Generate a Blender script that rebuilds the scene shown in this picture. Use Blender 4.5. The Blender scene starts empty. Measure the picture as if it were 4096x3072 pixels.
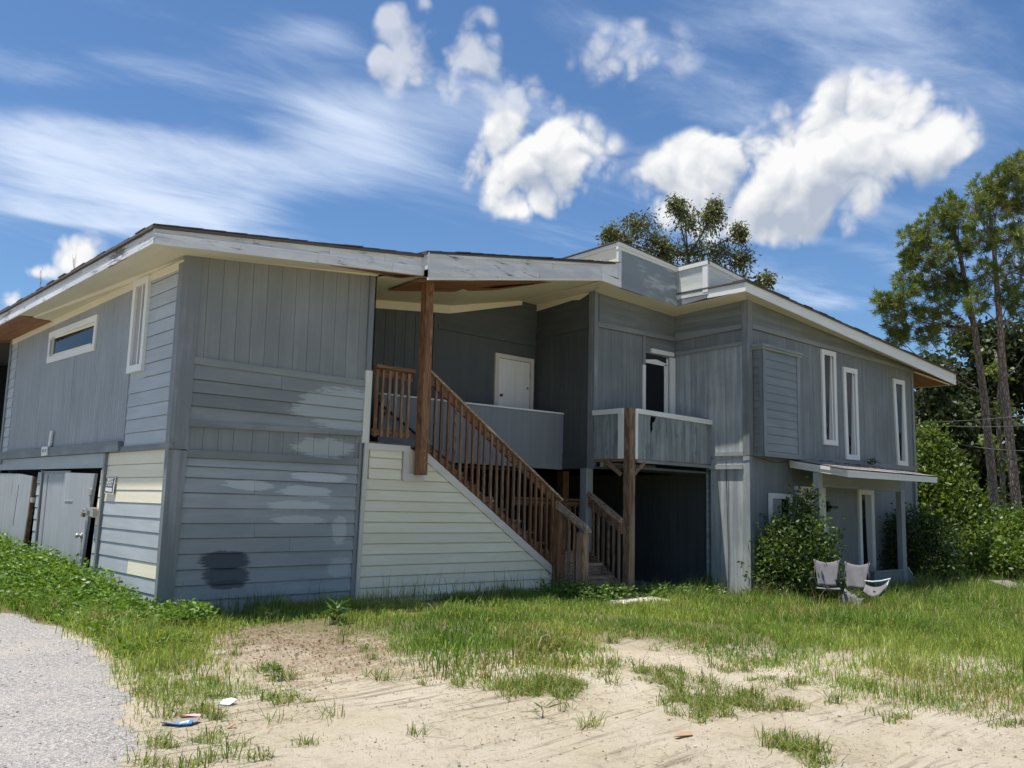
import bpy, bmesh, math, random
import numpy as np
from mathutils import Matrix, Vector
random.seed(7); rng = np.random.default_rng(11)
R = math.radians
sc = bpy.context.scene
COL = sc.collection

# ------------------------------------------------------------------ camera
# world: x runs along the long fronts of the house, y along its left side, z up; ground about 0
PITCH, ROLL, YAW = R(7.765), R(1.42), R(47.77)
cd = np.array([math.cos(YAW)*math.cos(PITCH), math.sin(YAW)*math.cos(PITCH), math.sin(PITCH)])
r0 = np.array([math.sin(YAW), -math.cos(YAW), 0.0]); u0 = np.cross(r0, cd)
cr = math.cos(ROLL)*r0 + math.sin(ROLL)*u0
cu = -math.sin(ROLL)*r0 + math.cos(ROLL)*u0
cam = bpy.data.cameras.new('camera'); camo = bpy.data.objects.new('camera', cam); COL.objects.link(camo)
M = Matrix.Identity(4)
for i in range(3):
    M[i][0], M[i][1], M[i][2] = cr[i], cu[i], -cd[i]
M[0][3], M[1][3], M[2][3] = 0.0, 0.0, 1.6
camo.matrix_world = M
cam.sensor_width = 36.0; cam.lens = 36.0*3556/4096
cam.clip_start = 0.05; cam.clip_end = 2000
sc.camera = camo

# ------------------------------------------------------------------ sun, sky, exposure
SUN = Vector((-0.225, 0.10, 1.0)).normalized()
sun = bpy.data.lights.new('sun', 'SUN'); suno = bpy.data.objects.new('sun', sun); COL.objects.link(suno)
suno.rotation_euler = SUN.to_track_quat('Z', 'Y').to_euler()
suno.location = (0, 0, 40)
sun.energy = 4.0; sun.angle = R(0.53); sun.color = (1.0, 0.95, 0.87)
sc.view_settings.view_transform = 'Standard'; sc.view_settings.look = 'None'
sc.view_settings.exposure = 0.78; sc.view_settings.gamma = 1.0
sc.view_settings.use_curve_mapping = False
sc.cycles.use_denoising = True
sc.cycles.max_bounces = 8; sc.cycles.diffuse_bounces = 4; sc.cycles.transparent_max_bounces = 12
sc.cycles.sample_clamp_indirect = 6.0

# cumulus and high-cloud positions on the sky dome: direction, angular half width, half height
CBASE=[ (0.8398,0.4362,0.3231,0.1105,0.0336),(0.6582,0.6695,0.3441,0.0559,0.0229),(0.8129,0.5015,0.2962,0.0741,0.0222),(0.8774,0.3481,0.3303,0.0553,0.0276) ]
CUM=[ (0.7787,0.5244,0.3444,0.0762,0.0462),(0.8119,0.4727,0.3425,0.0909,0.0535),(0.8282,0.4135,0.3783,0.0778,0.0571),(0.8463,0.3645,0.3884,0.0607,0.0481),(0.8700,0.3303,0.3661,0.0424,0.0299),(0.8098,0.4995,0.3078,0.0705,0.0298),(0.7581,0.5513,0.3484,0.0383,0.0318),(0.7785,0.5067,0.3704,0.0323,0.0189),(0.8170,0.4433,0.3687,0.0474,0.0316),(0.6439,0.6701,0.3694,0.0723,0.0528),(0.6188,0.7020,0.3525,0.0503,0.0335),(0.6625,0.6396,0.3899,0.0386,0.0331),(0.6468,0.6866,0.3321,0.0449,0.0224),(0.6070,0.6905,0.3933,0.0193,0.0304),(0.2644,0.9337,0.2414,0.0410,0.0215),(0.2317,0.9480,0.2183,0.0176,0.0091),(0.2066,0.9603,0.1877,0.0189,0.0149) ]
CWISP=[ (0.4921,0.7208,0.4881,0.0300,0.0270),(0.5236,0.7170,0.4601,0.0305,0.0305),(0.4922,0.7510,0.4402,0.0244,0.0275),(0.6061,0.6617,0.4414,0.0371,0.0235),(0.5519,0.6728,0.4927,0.0181,0.0211),(0.5665,0.6775,0.4692,0.0171,0.0244),(0.6006,0.6806,0.4197,0.0156,0.0187),(0.6262,0.6468,0.4354,0.0217,0.0136),(0.4978,0.7054,0.5045,0.0149,0.0149),(0.5399,0.7135,0.4466,0.0172,0.0215),(0.6731,0.5649,0.4773,0.0664,0.0392) ]
CIR=[ (0.2517,0.9015,0.3522,0.1734,0.0342),(0.3827,0.8518,0.3576,0.1740,0.0411),(0.3105,0.8946,0.3213,0.1558,0.0212) ]
CIR2=[ (0.2183,0.8803,0.4212,0.1148,0.0155),(0.4013,0.7823,0.4764,0.0707,0.0189),(0.8240,0.3763,0.4236,0.1929,0.0413),(0.8441,0.4660,0.2654,0.1615,0.0196),(0.8751,0.3805,0.2990,0.0940,0.0164),(0.5052,0.7552,0.4177,0.1233,0.0444),(0.7588,0.4387,0.4814,0.1858,0.0232) ]

class NB:
    """small node-building helper"""
    def __init__(s, tree): s.t = tree; s.n = tree.nodes; s.l = tree.links
    def node(s, kind, **kw):
        n = s.n.new(kind)
        for k, v in kw.items(): setattr(n, k, v)
        return n
    def put(s, sock, v):
        if v is None: return
        if isinstance(v, bpy.types.NodeSocket): s.l.new(v, sock)
        else:
            if isinstance(v, (tuple, list)) and len(v) == 3 and sock.type == 'RGBA': v = (*v, 1)
            sock.default_value = v
    def math(s, op, a, b=None, c=None, clamp=False):
        n = s.node('ShaderNodeMath', operation=op, use_clamp=clamp)
        for i, v in enumerate((a, b, c)):
            if v is not None: s.put(n.inputs[i], v)
        return n.outputs[0]
    def vm(s, op, a, b=None, out=0):
        n = s.node('ShaderNodeVectorMath', operation=op)
        s.put(n.inputs[0], a)
        if b is not None:
            if op == 'SCALE': s.put(n.inputs[3], b)
            else: s.put(n.inputs[1], b)
        return n.outputs[out]
    def noise(s, vec, scale, detail=4, rough=0.55, dist=0.0):
        n = s.node('ShaderNodeTexNoise'); s.put(n.inputs['Vector'], vec)
        s.put(n.inputs['Scale'], scale); s.put(n.inputs['Detail'], detail); s.put(n.inputs['Roughness'], rough); s.put(n.inputs['Distortion'], dist)
        return n.outputs['Fac']
    def ss(s, x, a, b):
        n = s.node('ShaderNodeMapRange', interpolation_type='SMOOTHSTEP')
        s.put(n.inputs[0], x); s.put(n.inputs[1], a); s.put(n.inputs[2], b); n.inputs[3].default_value = 0; n.inputs[4].default_value = 1
        return n.outputs[0]
    def mix(s, f, a, b, mode='MIX'):
        n = s.node('ShaderNodeMix', data_type='RGBA', blend_type=mode)
        s.put(n.inputs[0], f); s.put(n.inputs[6], a); s.put(n.inputs[7], b)
        return n.outputs[2]
    def attr(s, name, out='Vector'):
        n = s.node('ShaderNodeAttribute', attribute_name=name); return n.outputs[out]
    def sep(s, v):
        n = s.node('ShaderNodeSeparateXYZ'); s.put(n.inputs[0], v); return n.outputs
    def comb(s, x, y, z):
        n = s.node('ShaderNodeCombineXYZ')
        for i, v in enumerate((x, y, z)): s.put(n.inputs[i], v)
        return n.outputs[0]
    def bump(s, h, strength=0.3, dist=0.01):
        n = s.node('ShaderNodeBump'); s.put(n.inputs['Height'], h); n.inputs['Strength'].default_value = strength; n.inputs['Distance'].default_value = dist
        return n.outputs[0]

# cloud density: soft ellipses laid out on the part of the dome over the house, broken up by fractal noise
AXIS = Vector((0.66, 0.72, 0.20)).normalized(); AX1 = AXIS.cross(Vector((0, 0, 1))).normalized(); AX2 = AX1.cross(AXIS)
def tangent(b, vec):
    k = b.math('MAXIMUM', b.vm('DOT_PRODUCT', vec, tuple(AXIS), 1), 0.02)
    return b.comb(b.math('DIVIDE', b.vm('DOT_PRODUCT', vec, tuple(AX1), 1), k), b.math('DIVIDE', b.vm('DOT_PRODUCT', vec, tuple(AX2), 1), k), 0.0)
def blob_sum(b, pl, blobs, sharp):
    tot = None
    for (x, y, z, a, c) in blobs:
        q = Vector((x, y, z)); k = q.dot(AXIS); u, v = q.dot(AX1)/k, q.dot(AX2)/k; a2, c2 = a/k, c/k; s = math.sqrt(sharp)
        n = b.node('ShaderNodeVectorMath', operation='MULTIPLY_ADD'); b.put(n.inputs[0], pl); n.inputs[1].default_value = (s/a2, s/c2, 0); n.inputs[2].default_value = (-u*s/a2, -v*s/c2, 0)
        e = b.math('POWER', 0.3679, b.vm('DOT_PRODUCT', n.outputs[0], n.outputs[0], 1))
        tot = e if tot is None else b.math('ADD', tot, e)
    return tot

world = bpy.data.worlds.new('World'); sc.world = world; world.use_nodes = True
wt = world.node_tree; wt.nodes.clear(); b = NB(wt)
sky = b.node('ShaderNodeTexSky', sky_type='NISHITA', sun_disc=False)
sky.sun_elevation = math.asin(SUN.z); sky.sun_rotation = math.atan2(SUN.x, SUN.y)
sky.altitude = 0; sky.air_density = 1.0; sky.dust_density = 0.6; sky.ozone_density = 2.2
tc = b.node('ShaderNodeTexCoord').outputs['Generated']
dirv = b.vm('NORMALIZE', tc)
pl0 = tangent(b, dirv)
w1 = b.node('ShaderNodeTexNoise'); b.put(w1.inputs['Vector'], dirv); w1.inputs['Scale'].default_value = 9; w1.inputs['Detail'].default_value = 3
wv_ = b.vm('SUBTRACT', w1.outputs['Color'], (0.5, 0.5, 0.5))
pw_ = b.vm('ADD', pl0, b.vm('SCALE', wv_, 0.06))
main_ = b.math('MINIMUM', blob_sum(b, pw_, CUM, 1.3), 1.2)
body = b.math('ADD', main_, b.math('MULTIPLY', b.math('MINIMUM', blob_sum(b, pw_, CWISP, 1.0), 1.0), 0.60))
def billow(v, octs):
    tot = None
    for sc_, w_ in octs:
        e = b.math('MULTIPLY', b.math('ABSOLUTE', b.math('SUBTRACT', b.noise(v, sc_, 0.0, 0.5, 0.0), 0.5)), 4.0*w_)
        tot = e if tot is None else b.math('ADD', tot, e)
    return tot
jv_ = b.vm('ADD', dirv, b.vm('SCALE', wv_, 0.03))
n1 = b.math('ADD', b.math('MULTIPLY', b.noise(dirv, 9, 5, 0.6, 0.0), 0.5), b.math('MULTIPLY_ADD', billow(jv_, ((12, 0.56), (27, 0.29), (60, 0.11), (130, 0.04))), 0.62, 0.03))
up_ = b.vm('ADD', jv_, (-0.006, 0.003, 0.014))
n1u = b.math('ADD', b.math('MULTIPLY', b.noise(up_, 9, 2, 0.6, 0.0), 0.5), b.math('MULTIPLY_ADD', billow(up_, ((12, 0.56), (27, 0.29), (60, 0.11))), 0.62, 0.045))
d1 = b.math('MULTIPLY_ADD', b.math('MULTIPLY', b.math('SUBTRACT', n1, 0.47), b.ss(body, 0.02, 0.40)), 2.7, body)
# scattered cumulus added out of view, as white fill light for shaded walls
n3 = b.noise(b.vm('MULTIPLY', dirv, (1, 1, 1.7)), 3.4, 6, 0.6, 0.2)
rest = b.math('MULTIPLY', b.ss(b.vm('DOT_PRODUCT', dirv, tuple(AXIS), 1), 0.80, 0.66), b.math('MULTIPLY_ADD', b.math('SUBTRACT', n3, 0.53), 5.5, 0.4))
d1 = b.math('MAXIMUM', d1, rest)
cmask = b.math('MULTIPLY', b.ss(d1, 0.32, 1.16), b.math('MAXIMUM', b.math('MULTIPLY_ADD', b.ss(main_, 0.1, 0.45), 0.42, 0.58), b.ss(rest, 0.1, 0.5)))
base = blob_sum(b, b.vm('ADD', pl0, b.vm('SCALE', wv_, 0.09)), CBASE, 1.0)
lit = b.math('SUBTRACT', b.math('MULTIPLY_ADD', b.math('SUBTRACT', n1, n1u), 1.9, 0.86), b.math('MULTIPLY', base, 0.70), clamp=True)
cumcol = b.mix(lit, (0.27, 0.305, 0.365), (0.565, 0.565, 0.565))
# thin high cloud: streaks drawn out along one direction, all over the dome
s_ = b.sep(dirv)
hz = b.math('MAXIMUM', s_[2], 0.05)
flat = b.comb(b.math('DIVIDE', s_[0], hz), b.math('DIVIDE', s_[1], hz), 0.0)
mp = b.node('ShaderNodeMapping'); mp.inputs['Rotation'].default_value = (0, 0, R(38)); mp.inputs['Scale'].default_value = (0.42, 1.0, 1); b.put(mp.inputs[0], flat)
wz = b.node('ShaderNodeTexNoise'); b.put(wz.inputs['Vector'], mp.outputs[0]); wz.inputs['Scale'].default_value = 1.1; wz.inputs['Detail'].default_value = 2
mv = b.vm('ADD', mp.outputs[0], b.vm('SCALE', wz.outputs['Color'], 0.9))
n2 = b.noise(mv, 1.7, 7, 0.62)
cv_ = b.vm('ADD', pl0, b.vm('SCALE', b.vm('SUBTRACT', wz.outputs['Color'], (0.5, 0.5, 0.5)), 0.25))
cb = b.math('MULTIPLY_ADD', blob_sum(b, cv_, CIR2, 1.0), 0.42, b.math('MULTIPLY', b.math('MINIMUM', blob_sum(b, cv_, CIR, 1.0), 1.1), 0.66))
cir = b.math('ADD', cb, b.math('MULTIPLY_ADD', b.math('SUBTRACT', n2, 0.5), 2.3, 0.02))
cirm = b.math('MULTIPLY', b.ss(cir, 0.0, 1.15), 0.85)
tint = b.mix(1.0, sky.outputs[0], (0.70, 0.92, 1.12), 'MULTIPLY')
skyc = b.vm('SCALE', tint, 0.070)
mix1 = b.mix(cirm, skyc, (0.47, 0.53, 0.63))
mix2 = b.mix(cmask, mix1, cumcol)
bg = b.node('ShaderNodeBackground'); b.put(bg.inputs[0], mix2); bg.inputs[1].default_value = 1.0
out = b.node('ShaderNodeOutputWorld'); b.l.new(bg.outputs[0], out.inputs[0])
world.cycles.sampling_method = 'NONE'

# ------------------------------------------------------------------ materials
def newmat(name):
    m = bpy.data.materials.new(name); m.use_nodes = True
    nt = m.node_tree; nt.nodes.clear(); b = NB(nt)
    p = b.node('ShaderNodeBsdfPrincipled'); o = b.node('ShaderNodeOutputMaterial'); b.l.new(p.outputs[0], o.inputs[0])
    return m, b, p, o
def pos(b): return b.node('ShaderNodeNewGeometry').outputs['Position']
def grain(b, sx, sy):
    """noise drawn out along the board (the gc attribute runs along, across, through the board)"""
    v = b.vm('MULTIPLY', b.attr('gc'), (sx, sy, sy))
    return v
def paint(name, c1, c2, lo=0.42, hi=0.66, rough=0.62, bumpd=0.004, patches=(), peel=None, peel_amt=0.62, streak=(0.7, 9), board_var=0.10, wash=None):
    m, b, p, o = newmat(name)
    P = pos(b)
    st = b.noise(grain(b, *streak), 1.0, 6, 0.6, 0.2)
    bl = b.noise(P, 1.1, 5, 0.6)
    f = b.math('ADD', b.math('MULTIPLY', st, 0.6), b.math('MULTIPLY', bl, 0.4))
    col = b.mix(b.ss(f, lo, hi), c1, c2)
    if board_var:
        oi = b.node('ShaderNodeObjectInfo').outputs['Random']
        col = b.mix(1.0, col, b.node_gray(b.math('MULTIPLY_ADD', oi, board_var*2, 1-board_var)) if hasattr(b, 'node_gray') else b.comb(*[b.math('MULTIPLY_ADD', oi, board_var*2, 1-board_var)]*3), 'MULTIPLY')
    if wash:
        wn = b.noise(b.vm('MULTIPLY', P, wash[1]), 1.0, 7, 0.65, 0.4)
        col = b.mix(b.math('MULTIPLY', b.ss(wn, wash[2], wash[3]), wash[4]), col, wash[0])
    for (cx, cz, rx, rz, pc, amt) in patches:
        s = b.sep(P)
        oj = b.math('MULTIPLY_ADD', b.node('ShaderNodeObjectInfo').outputs['Random'], 0.5*rx, cx-0.25*rx) if pc is not DARK else cx
        dx = b.math('DIVIDE', b.math('SUBTRACT', s[0], oj), rx); dz = b.math('DIVIDE', b.math('SUBTRACT', s[2], cz), rz)
        r = b.math('ADD', b.math('POWER', b.math('ABSOLUTE', dx), 2.5), b.math('POWER', b.math('ABSOLUTE', dz), 2.5))
        nz = b.noise(b.vm('MULTIPLY', P, (5.0, 1, 34)), 1.0, 8, 0.68, 0.3)
        mk = b.ss(b.math('ADD', r, b.math('MULTIPLY', b.math('SUBTRACT', nz, 0.5), 3.4 if pc is not DARK else 2.4)), *((1.12, 0.74) if pc is not DARK else (1.35, 0.65)))
        col = b.mix(b.math('MULTIPLY', mk, amt), col, pc)
    g2 = b.noise(grain(b, 2.2, 48), 1.0, 6, 0.68, 1.2)
    spk = b.noise(P, 55, 3, 0.7); col = b.mix(b.math('MULTIPLY', b.ss(spk, 0.62, 0.74), 0.22), col, (0.08, 0.08, 0.075))
    col = b.mix(b.math('MULTIPLY', b.ss(g2, 0.56, 0.74), 0.26), col, (0.09, 0.095, 0.095))
    if peel:
        pn = b.noise(grain(b, 2.2, 26), 1.0, 7, 0.7, 0.5); pb = b.noise(P, 0.9, 3, 0.5)
        mk = b.ss(b.math('ADD', b.math('MULTIPLY', pn, 0.65), b.math('MULTIPLY', pb, 0.45)), peel_amt, peel_amt+0.06)
        col = b.mix(mk, col, peel)
    b.put(p.inputs['Base Color'], col); p.inputs['Roughness'].default_value = rough
    b.put(p.inputs['Normal'], b.bump(g2, 0.5, bumpd))
    return m
def wood(name, c1, c2, c3, rough=0.75):
    m, b, p, o = newmat(name)
    wv = b.noise(grain(b, 0.8, 9), 1.0, 3, 0.5, 0.6)
    rings = b.math('FRACT', b.math('MULTIPLY', wv, 9.0))
    fin = b.noise(grain(b, 3, 60), 1.0, 5, 0.6)
    f = b.math('ADD', b.math('MULTIPLY', rings, 0.45), b.math('MULTIPLY', fin, 0.55))
    col = b.mix(b.ss(f, 0.3, 0.75), c1, c2)
    w = b.noise(grain(b, 0.5, 5), 1.3, 4, 0.6)
    col = b.mix(b.ss(w, 0.5, 0.72), col, c3)
    oi = b.node('ShaderNodeObjectInfo').outputs['Random']; k = b.math('MULTIPLY_ADD', oi, 0.4, 0.8)
    col = b.mix(1.0, col, b.comb(k, k, k), 'MULTIPLY')
    b.put(p.inputs['Base Color'], col); p.inputs['Roughness'].default_value = rough
    b.put(p.inputs['Normal'], b.bump(f, 0.4, 0.004))
    return m
def plain(name, c, rough=0.6, metal=0.0, var=0.15, scale=6.0):
    m, b, p, o = newmat(name)
    n = b.noise(pos(b), scale, 5, 0.6)
    k = b.math('MULTIPLY_ADD', n, var*2, 1-var)
    b.put(p.inputs['Base Color'], b.mix(1.0, c, b.comb(k, k, k), 'MULTIPLY'))
    p.inputs['Roughness'].default_value = rough; p.inputs['Metallic'].default_value = metal
    return m
def leafmat(name, rough=0.5, trans=0.4, spec=0.4):
    m, b, p, o = newmat(name)
    c = b.attr('Col', 'Color')
    b.put(p.inputs['Base Color'], c); p.inputs['Roughness'].default_value = rough; p.inputs['Specular IOR Level'].default_value = spec
    t = b.node('ShaderNodeBsdfTranslucent'); b.put(t.inputs[0], b.mix(1.0, c, (1.25, 1.15, 0.5), 'MULTIPLY'))
    mx = b.node('ShaderNodeMixShader'); mx.inputs[0].default_value = trans
    b.l.new(p.outputs[0], mx.inputs[1]); b.l.new(t.outputs[0], mx.inputs[2]); b.l.new(mx.outputs[0], o.inputs[0])
    return m

GREY = (0.195, 0.213, 0.211); GREY2 = (0.245, 0.263, 0.259); DARK = (0.035, 0.048, 0.062)
MAT = {}
LP = (0.42, 0.46, 0.455)
fp = [(6.85, 2.93, 0.62, 0.33, LP, 0.75), (6.75, 2.36, 0.55, 0.14, LP, 0.7), (6.55, 1.93, 0.45, 0.07, LP, 0.8), (6.5, 1.72, 0.42, 0.08, LP, 0.7), (5.55, 1.78, 0.42, 0.07, LP, 0.7),
      (6.2, 1.52, 0.5, 0.07, LP, 0.6), (6.35, 1.32, 0.4, 0.06, LP, 0.5), (5.15, 1.17, 0.62, 0.10, (0.235, 0.275, 0.275), 0.8), (7.0, 1.2, 0.12, 0.2, LP, 0.5), (5.0, 0.38, 0.6, 0.1, (0.21, 0.245, 0.25), 0.6),
      (7.05, 0.65, 0.2, 0.14, LP, 0.4), (5.27, 0.78, 0.33, 0.13, DARK, 0.92), (5.3, 0.58, 0.33, 0.12, DARK, 0.86), (5.33, 0.47, 0.24, 0.06, DARK, 0.8)]
MAT['front'] = paint('grey_paint_patched', GREY, GREY2, patches=fp, board_var=0.12)
MAT['plank'] = paint('grey_panel_paint', GREY, GREY2, patches=[fp[1]], board_var=0.012, streak=(0.35, 5))
MAT['frontlow'] = paint('grey_paint_lightened', (0.275, 0.30, 0.305), (0.335, 0.36, 0.362), patches=[(a_, c_, r_, h_, (0.54, 0.575, 0.565) if k_ is LP else k_, m_) for a_, c_, r_, h_, k_, m_ in fp if c_ < 2.2], board_var=0.10)  # copy of the front-wall grey, lightened to make the lower boards brighter
MAT['grey'] = paint('grey_paint', GREY, GREY2, board_var=0.10)
MAT['side'] = paint('grey_paint_side', (0.36, 0.395, 0.41), (0.43, 0.465, 0.478), board_var=0.06)
MAT['worn'] = paint('grey_paint_weathered', (0.14, 0.156, 0.158), (0.225, 0.245, 0.243), 0.38, 0.70, streak=(0.5, 12), board_var=0.06, wash=((0.10, 0.118, 0.128), (14, 14, 1.1), 0.55, 0.72, 0.55))
MAT['pier'] = paint('grey_paint_faded', (0.26, 0.285, 0.29), (0.44, 0.465, 0.46), 0.40, 0.64, streak=(0.45, 9), board_var=0.05, wash=((0.20, 0.22, 0.23), (7, 7, 1.2), 0.54, 0.70, 0.6))
MAT['shadegrey'] = paint('grey_paint_shaded', (0.064, 0.073, 0.074), (0.082, 0.091, 0.091), board_var=0.03)  # house grey darkened: the shade of lobby and open bay is in the colour
MAT['trimgrey'] = paint('grey_trim_paint', (0.165, 0.182, 0.188), (0.27, 0.29, 0.295), 0.45, 0.68, peel=(0.07, 0.08, 0.085), peel_amt=0.70, board_var=0.08)
MAT['boxgrey'] = paint('grey_paint_brushed', (0.22, 0.255, 0.275), (0.44, 0.48, 0.485), 0.50, 0.62, streak=(1.2, 5), board_var=0.08)
MAT['boxpale'] = paint('pale_paint_brushed', (0.50, 0.53, 0.50), (0.62, 0.64, 0.60), 0.45, 0.6, streak=(1.0, 8), board_var=0.05)
MAT['cream'] = paint('cream_siding_paint', (0.75, 0.69, 0.515), (0.80, 0.75, 0.59), board_var=0.04)
MAT['pinkish'] = paint('putty_trim_paint', (0.60, 0.555, 0.50), (0.66, 0.62, 0.56), board_var=0.04)
MAT['soffit'] = paint('cream_soffit_paint', (0.68, 0.63, 0.47), (0.73, 0.68, 0.53), board_var=0.03, peel=(0.30, 0.26, 0.18), peel_amt=0.80)
MAT['fascia'] = paint('white_fascia_peeling', (0.58, 0.59, 0.59), (0.70, 0.71, 0.70), 0.42, 0.62, peel=(0.155, 0.15, 0.14), peel_amt=0.61, board_var=0.06, wash=((0.24, 0.25, 0.255), (3, 3, 9), 0.58, 0.75, 0.7))
MAT['white'] = paint('white_trim_paint', (0.70, 0.70, 0.665), (0.77, 0.77, 0.73), board_var=0.03, peel=(0.28, 0.26, 0.22), peel_amt=0.78)
MAT['peelwhite'] = paint('white_paint_peeling', (0.60, 0.61, 0.52), (0.68, 0.68, 0.60), board_var=0.03, peel=(0.22, 0.22, 0.19), peel_amt=0.60)
MAT['ply'] = wood('bare_plywood', (0.20, 0.085, 0.035), (0.30, 0.135, 0.06), (0.16, 0.065, 0.03))
MAT['wood'] = wood('brown_stained_wood', (0.095, 0.042, 0.018), (0.275, 0.138, 0.062), (0.19, 0.10, 0.052))
MAT['oldwood'] = wood('weathered_wood', (0.105, 0.058, 0.032), (0.29, 0.185, 0.115), (0.27, 0.20, 0.14))
MAT['deckwood'] = wood('grey_worn_tread_wood', (0.15, 0.095, 0.06), (0.33, 0.24, 0.165), (0.31, 0.24, 0.18))
MAT['capwood'] = wood('sun_bleached_rail_wood', (0.19, 0.115, 0.07), (0.40, 0.30, 0.21), (0.44, 0.38, 0.31))
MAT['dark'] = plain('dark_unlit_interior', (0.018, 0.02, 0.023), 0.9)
MAT['metal'] = plain('galvanised_metal', (0.45, 0.44, 0.42), 0.4, 0.8)
MAT['brass'] = plain('old_brass', (0.25, 0.16, 0.06), 0.4, 0.8)
MAT['black'] = plain('black_metal', (0.012, 0.012, 0.013), 0.5)
MAT['signblack'] = plain('sign_black', (0.012, 0.013, 0.02), 0.4)
MAT['signwhite'] = plain('sign_white', (0.66, 0.67, 0.68), 0.4, 0, 0.05)
MAT['pink_drip'] = plain('bright_drip_edge', (0.78, 0.79, 0.80), 0.35, 0.2, 0.05)
MAT['curtain'] = plain('white_curtain', (0.36, 0.355, 0.35), 0.85, 0, 0.12, 20)
MAT['fabric'] = plain('pale_grey_chair_fabric', (0.15, 0.146, 0.155), 0.85, 0, 0.3, 9)
MAT['concrete'] = plain('pale_concrete', (0.52, 0.47, 0.38), 0.9, 0, 0.15, 8)
MAT['rag'] = plain('teal_rag', (0.02, 0.10, 0.10), 0.9)
MAT['litterblue'] = plain('blue_print', (0.05, 0.22, 0.55), 0.4)
MAT['litterred'] = plain('red_print', (0.50, 0.06, 0.07), 0.4)
MAT['littergrey'] = plain('grey_film', (0.25, 0.24, 0.22), 0.35)
MAT['card'] = plain('wet_cardboard', (0.34, 0.22, 0.13), 0.9)
MAT['wire'] = plain('wire_insulation', (0.06, 0.06, 0.06), 0.6)
m, b, p, o = newmat('window_glass'); p.inputs['Base Color'].default_value = (0.012, 0.014, 0.017, 1); p.inputs['Roughness'].default_value = 0.03; p.inputs['Specular IOR Level'].default_value = 0.12
MAT['glass'] = m
def shinglemat():
    m, b, p, o = newmat('asphalt_shingles')
    P = pos(b); n = b.noise(P, 40, 4, 0.7); n2 = b.noise(P, 3, 4, 0.6)
    col = b.mix(n2, (0.045, 0.042, 0.04), (0.11, 0.098, 0.088)); col = b.mix(b.math('MULTIPLY', n, 0.5), col, (0.16, 0.14, 0.125))
    b.put(p.inputs['Base Color'], col); p.inputs['Roughness'].default_value = 0.95; b.put(p.inputs['Normal'], b.bump(n, 0.5, 0.01)); return m
MAT['shingle'] = shinglemat()
def awshingle():
    m, b, p, o = newmat('bleached_streaked_shingles')
    P = pos(b); n = b.noise(P, 60, 4, 0.7); st = b.noise(b.vm('MULTIPLY', P, (9, 1.2, 1)), 1.0, 5, 0.6)
    col = b.mix(n, (0.20, 0.18, 0.165), (0.36, 0.335, 0.31)); col = b.mix(b.ss(st, 0.52, 0.66), col, (0.05, 0.046, 0.042))
    b.put(p.inputs['Base Color'], col); p.inputs['Roughness'].default_value = 0.95; b.put(p.inputs['Normal'], b.bump(n, 0.5, 0.01)); return m
MAT['awshingle'] = awshingle()
def barkmat(name, c1, c2):
    m, b, p, o = newmat(name)
    P = b.vm('MULTIPLY', pos(b), (9, 9, 2.6)); v = b.node('ShaderNodeTexVoronoi', feature='DISTANCE_TO_EDGE'); b.put(v.inputs['Vector'], P); v.inputs['Scale'].default_value = 1.4
    n = b.noise(P, 2.5, 5, 0.6)
    f = b.math('MULTIPLY_ADD', n, 0.5, b.ss(v.outputs[0], 0.0, 0.25))
    col = b.mix(f, c1, c2)
    b.put(p.inputs['Base Color'], col); p.inputs['Roughness'].default_value = 0.95; b.put(p.inputs['Normal'], b.bump(f, 0.9, 0.03)); return m
MAT['bark'] = barkmat('pine_bark', (0.07, 0.05, 0.04), (0.30, 0.225, 0.18))
MAT['bark2'] = barkmat('grey_bark', (0.07, 0.055, 0.042), (0.19, 0.16, 0.13))
MAT['leaf'] = leafmat('leaf_foliage', 0.45, 0.35)
MAT['needle'] = leafmat('pine_needles', 0.5, 0.25, 0.3)
MAT['grass'] = leafmat('grass_blades', 0.5, 0.4, 0.35)
MAT['drygrass'] = leafmat('dry_straw', 0.85, 0.15, 0.15)

# ------------------------------------------------------------------ mesh helpers
def empty(name, loc=(0, 0, 0)):
    o = bpy.data.objects.new(name, None); o.location = loc; o.empty_display_size = 0.2; COL.objects.link(o); return o
def tag(o, label=None, cat=None, group=None, kind=None):
    if label: o['label'] = label
    if cat: o['category'] = cat
    if group: o['group'] = group
    if kind: o['kind'] = kind
    return o
def mk(name, V, F, mat, parent=None, gc=None, smooth=False):
    me = bpy.data.meshes.new(name); me.from_pydata([tuple(v) for v in V], [], F)
    bm = bmesh.new(); bm.from_mesh(me); bmesh.ops.recalc_face_normals(bm, faces=bm.faces); bm.to_mesh(me); bm.free()
    if gc is not None:
        a = me.attributes.new('gc', 'FLOAT_VECTOR', 'POINT'); a.data.foreach_set('vector', np.asarray(gc, np.float32).ravel())
    if smooth: me.polygons.foreach_set('use_smooth', [True]*len(me.polygons))
    me.materials.append(mat)
    o = bpy.data.objects.new(name, me); COL.objects.link(o)
    if parent: o.parent = parent; o.matrix_parent_inverse = parent.matrix_basis.inverted()
    return o
def place(pl, a, z, t):
    k, c = pl
    if k == 'x': return (c - t, a, z)      # faces -x ; a runs along y
    if k == 'X': return (c + t, a, z)
    if k == 'y': return (a, c - t, z)      # faces -y ; a runs along x
    if k == 'Y': return (a, c + t, z)
    if k == 'z': return (a, z, c + t)      # lies flat ; a, z are x, y
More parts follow.
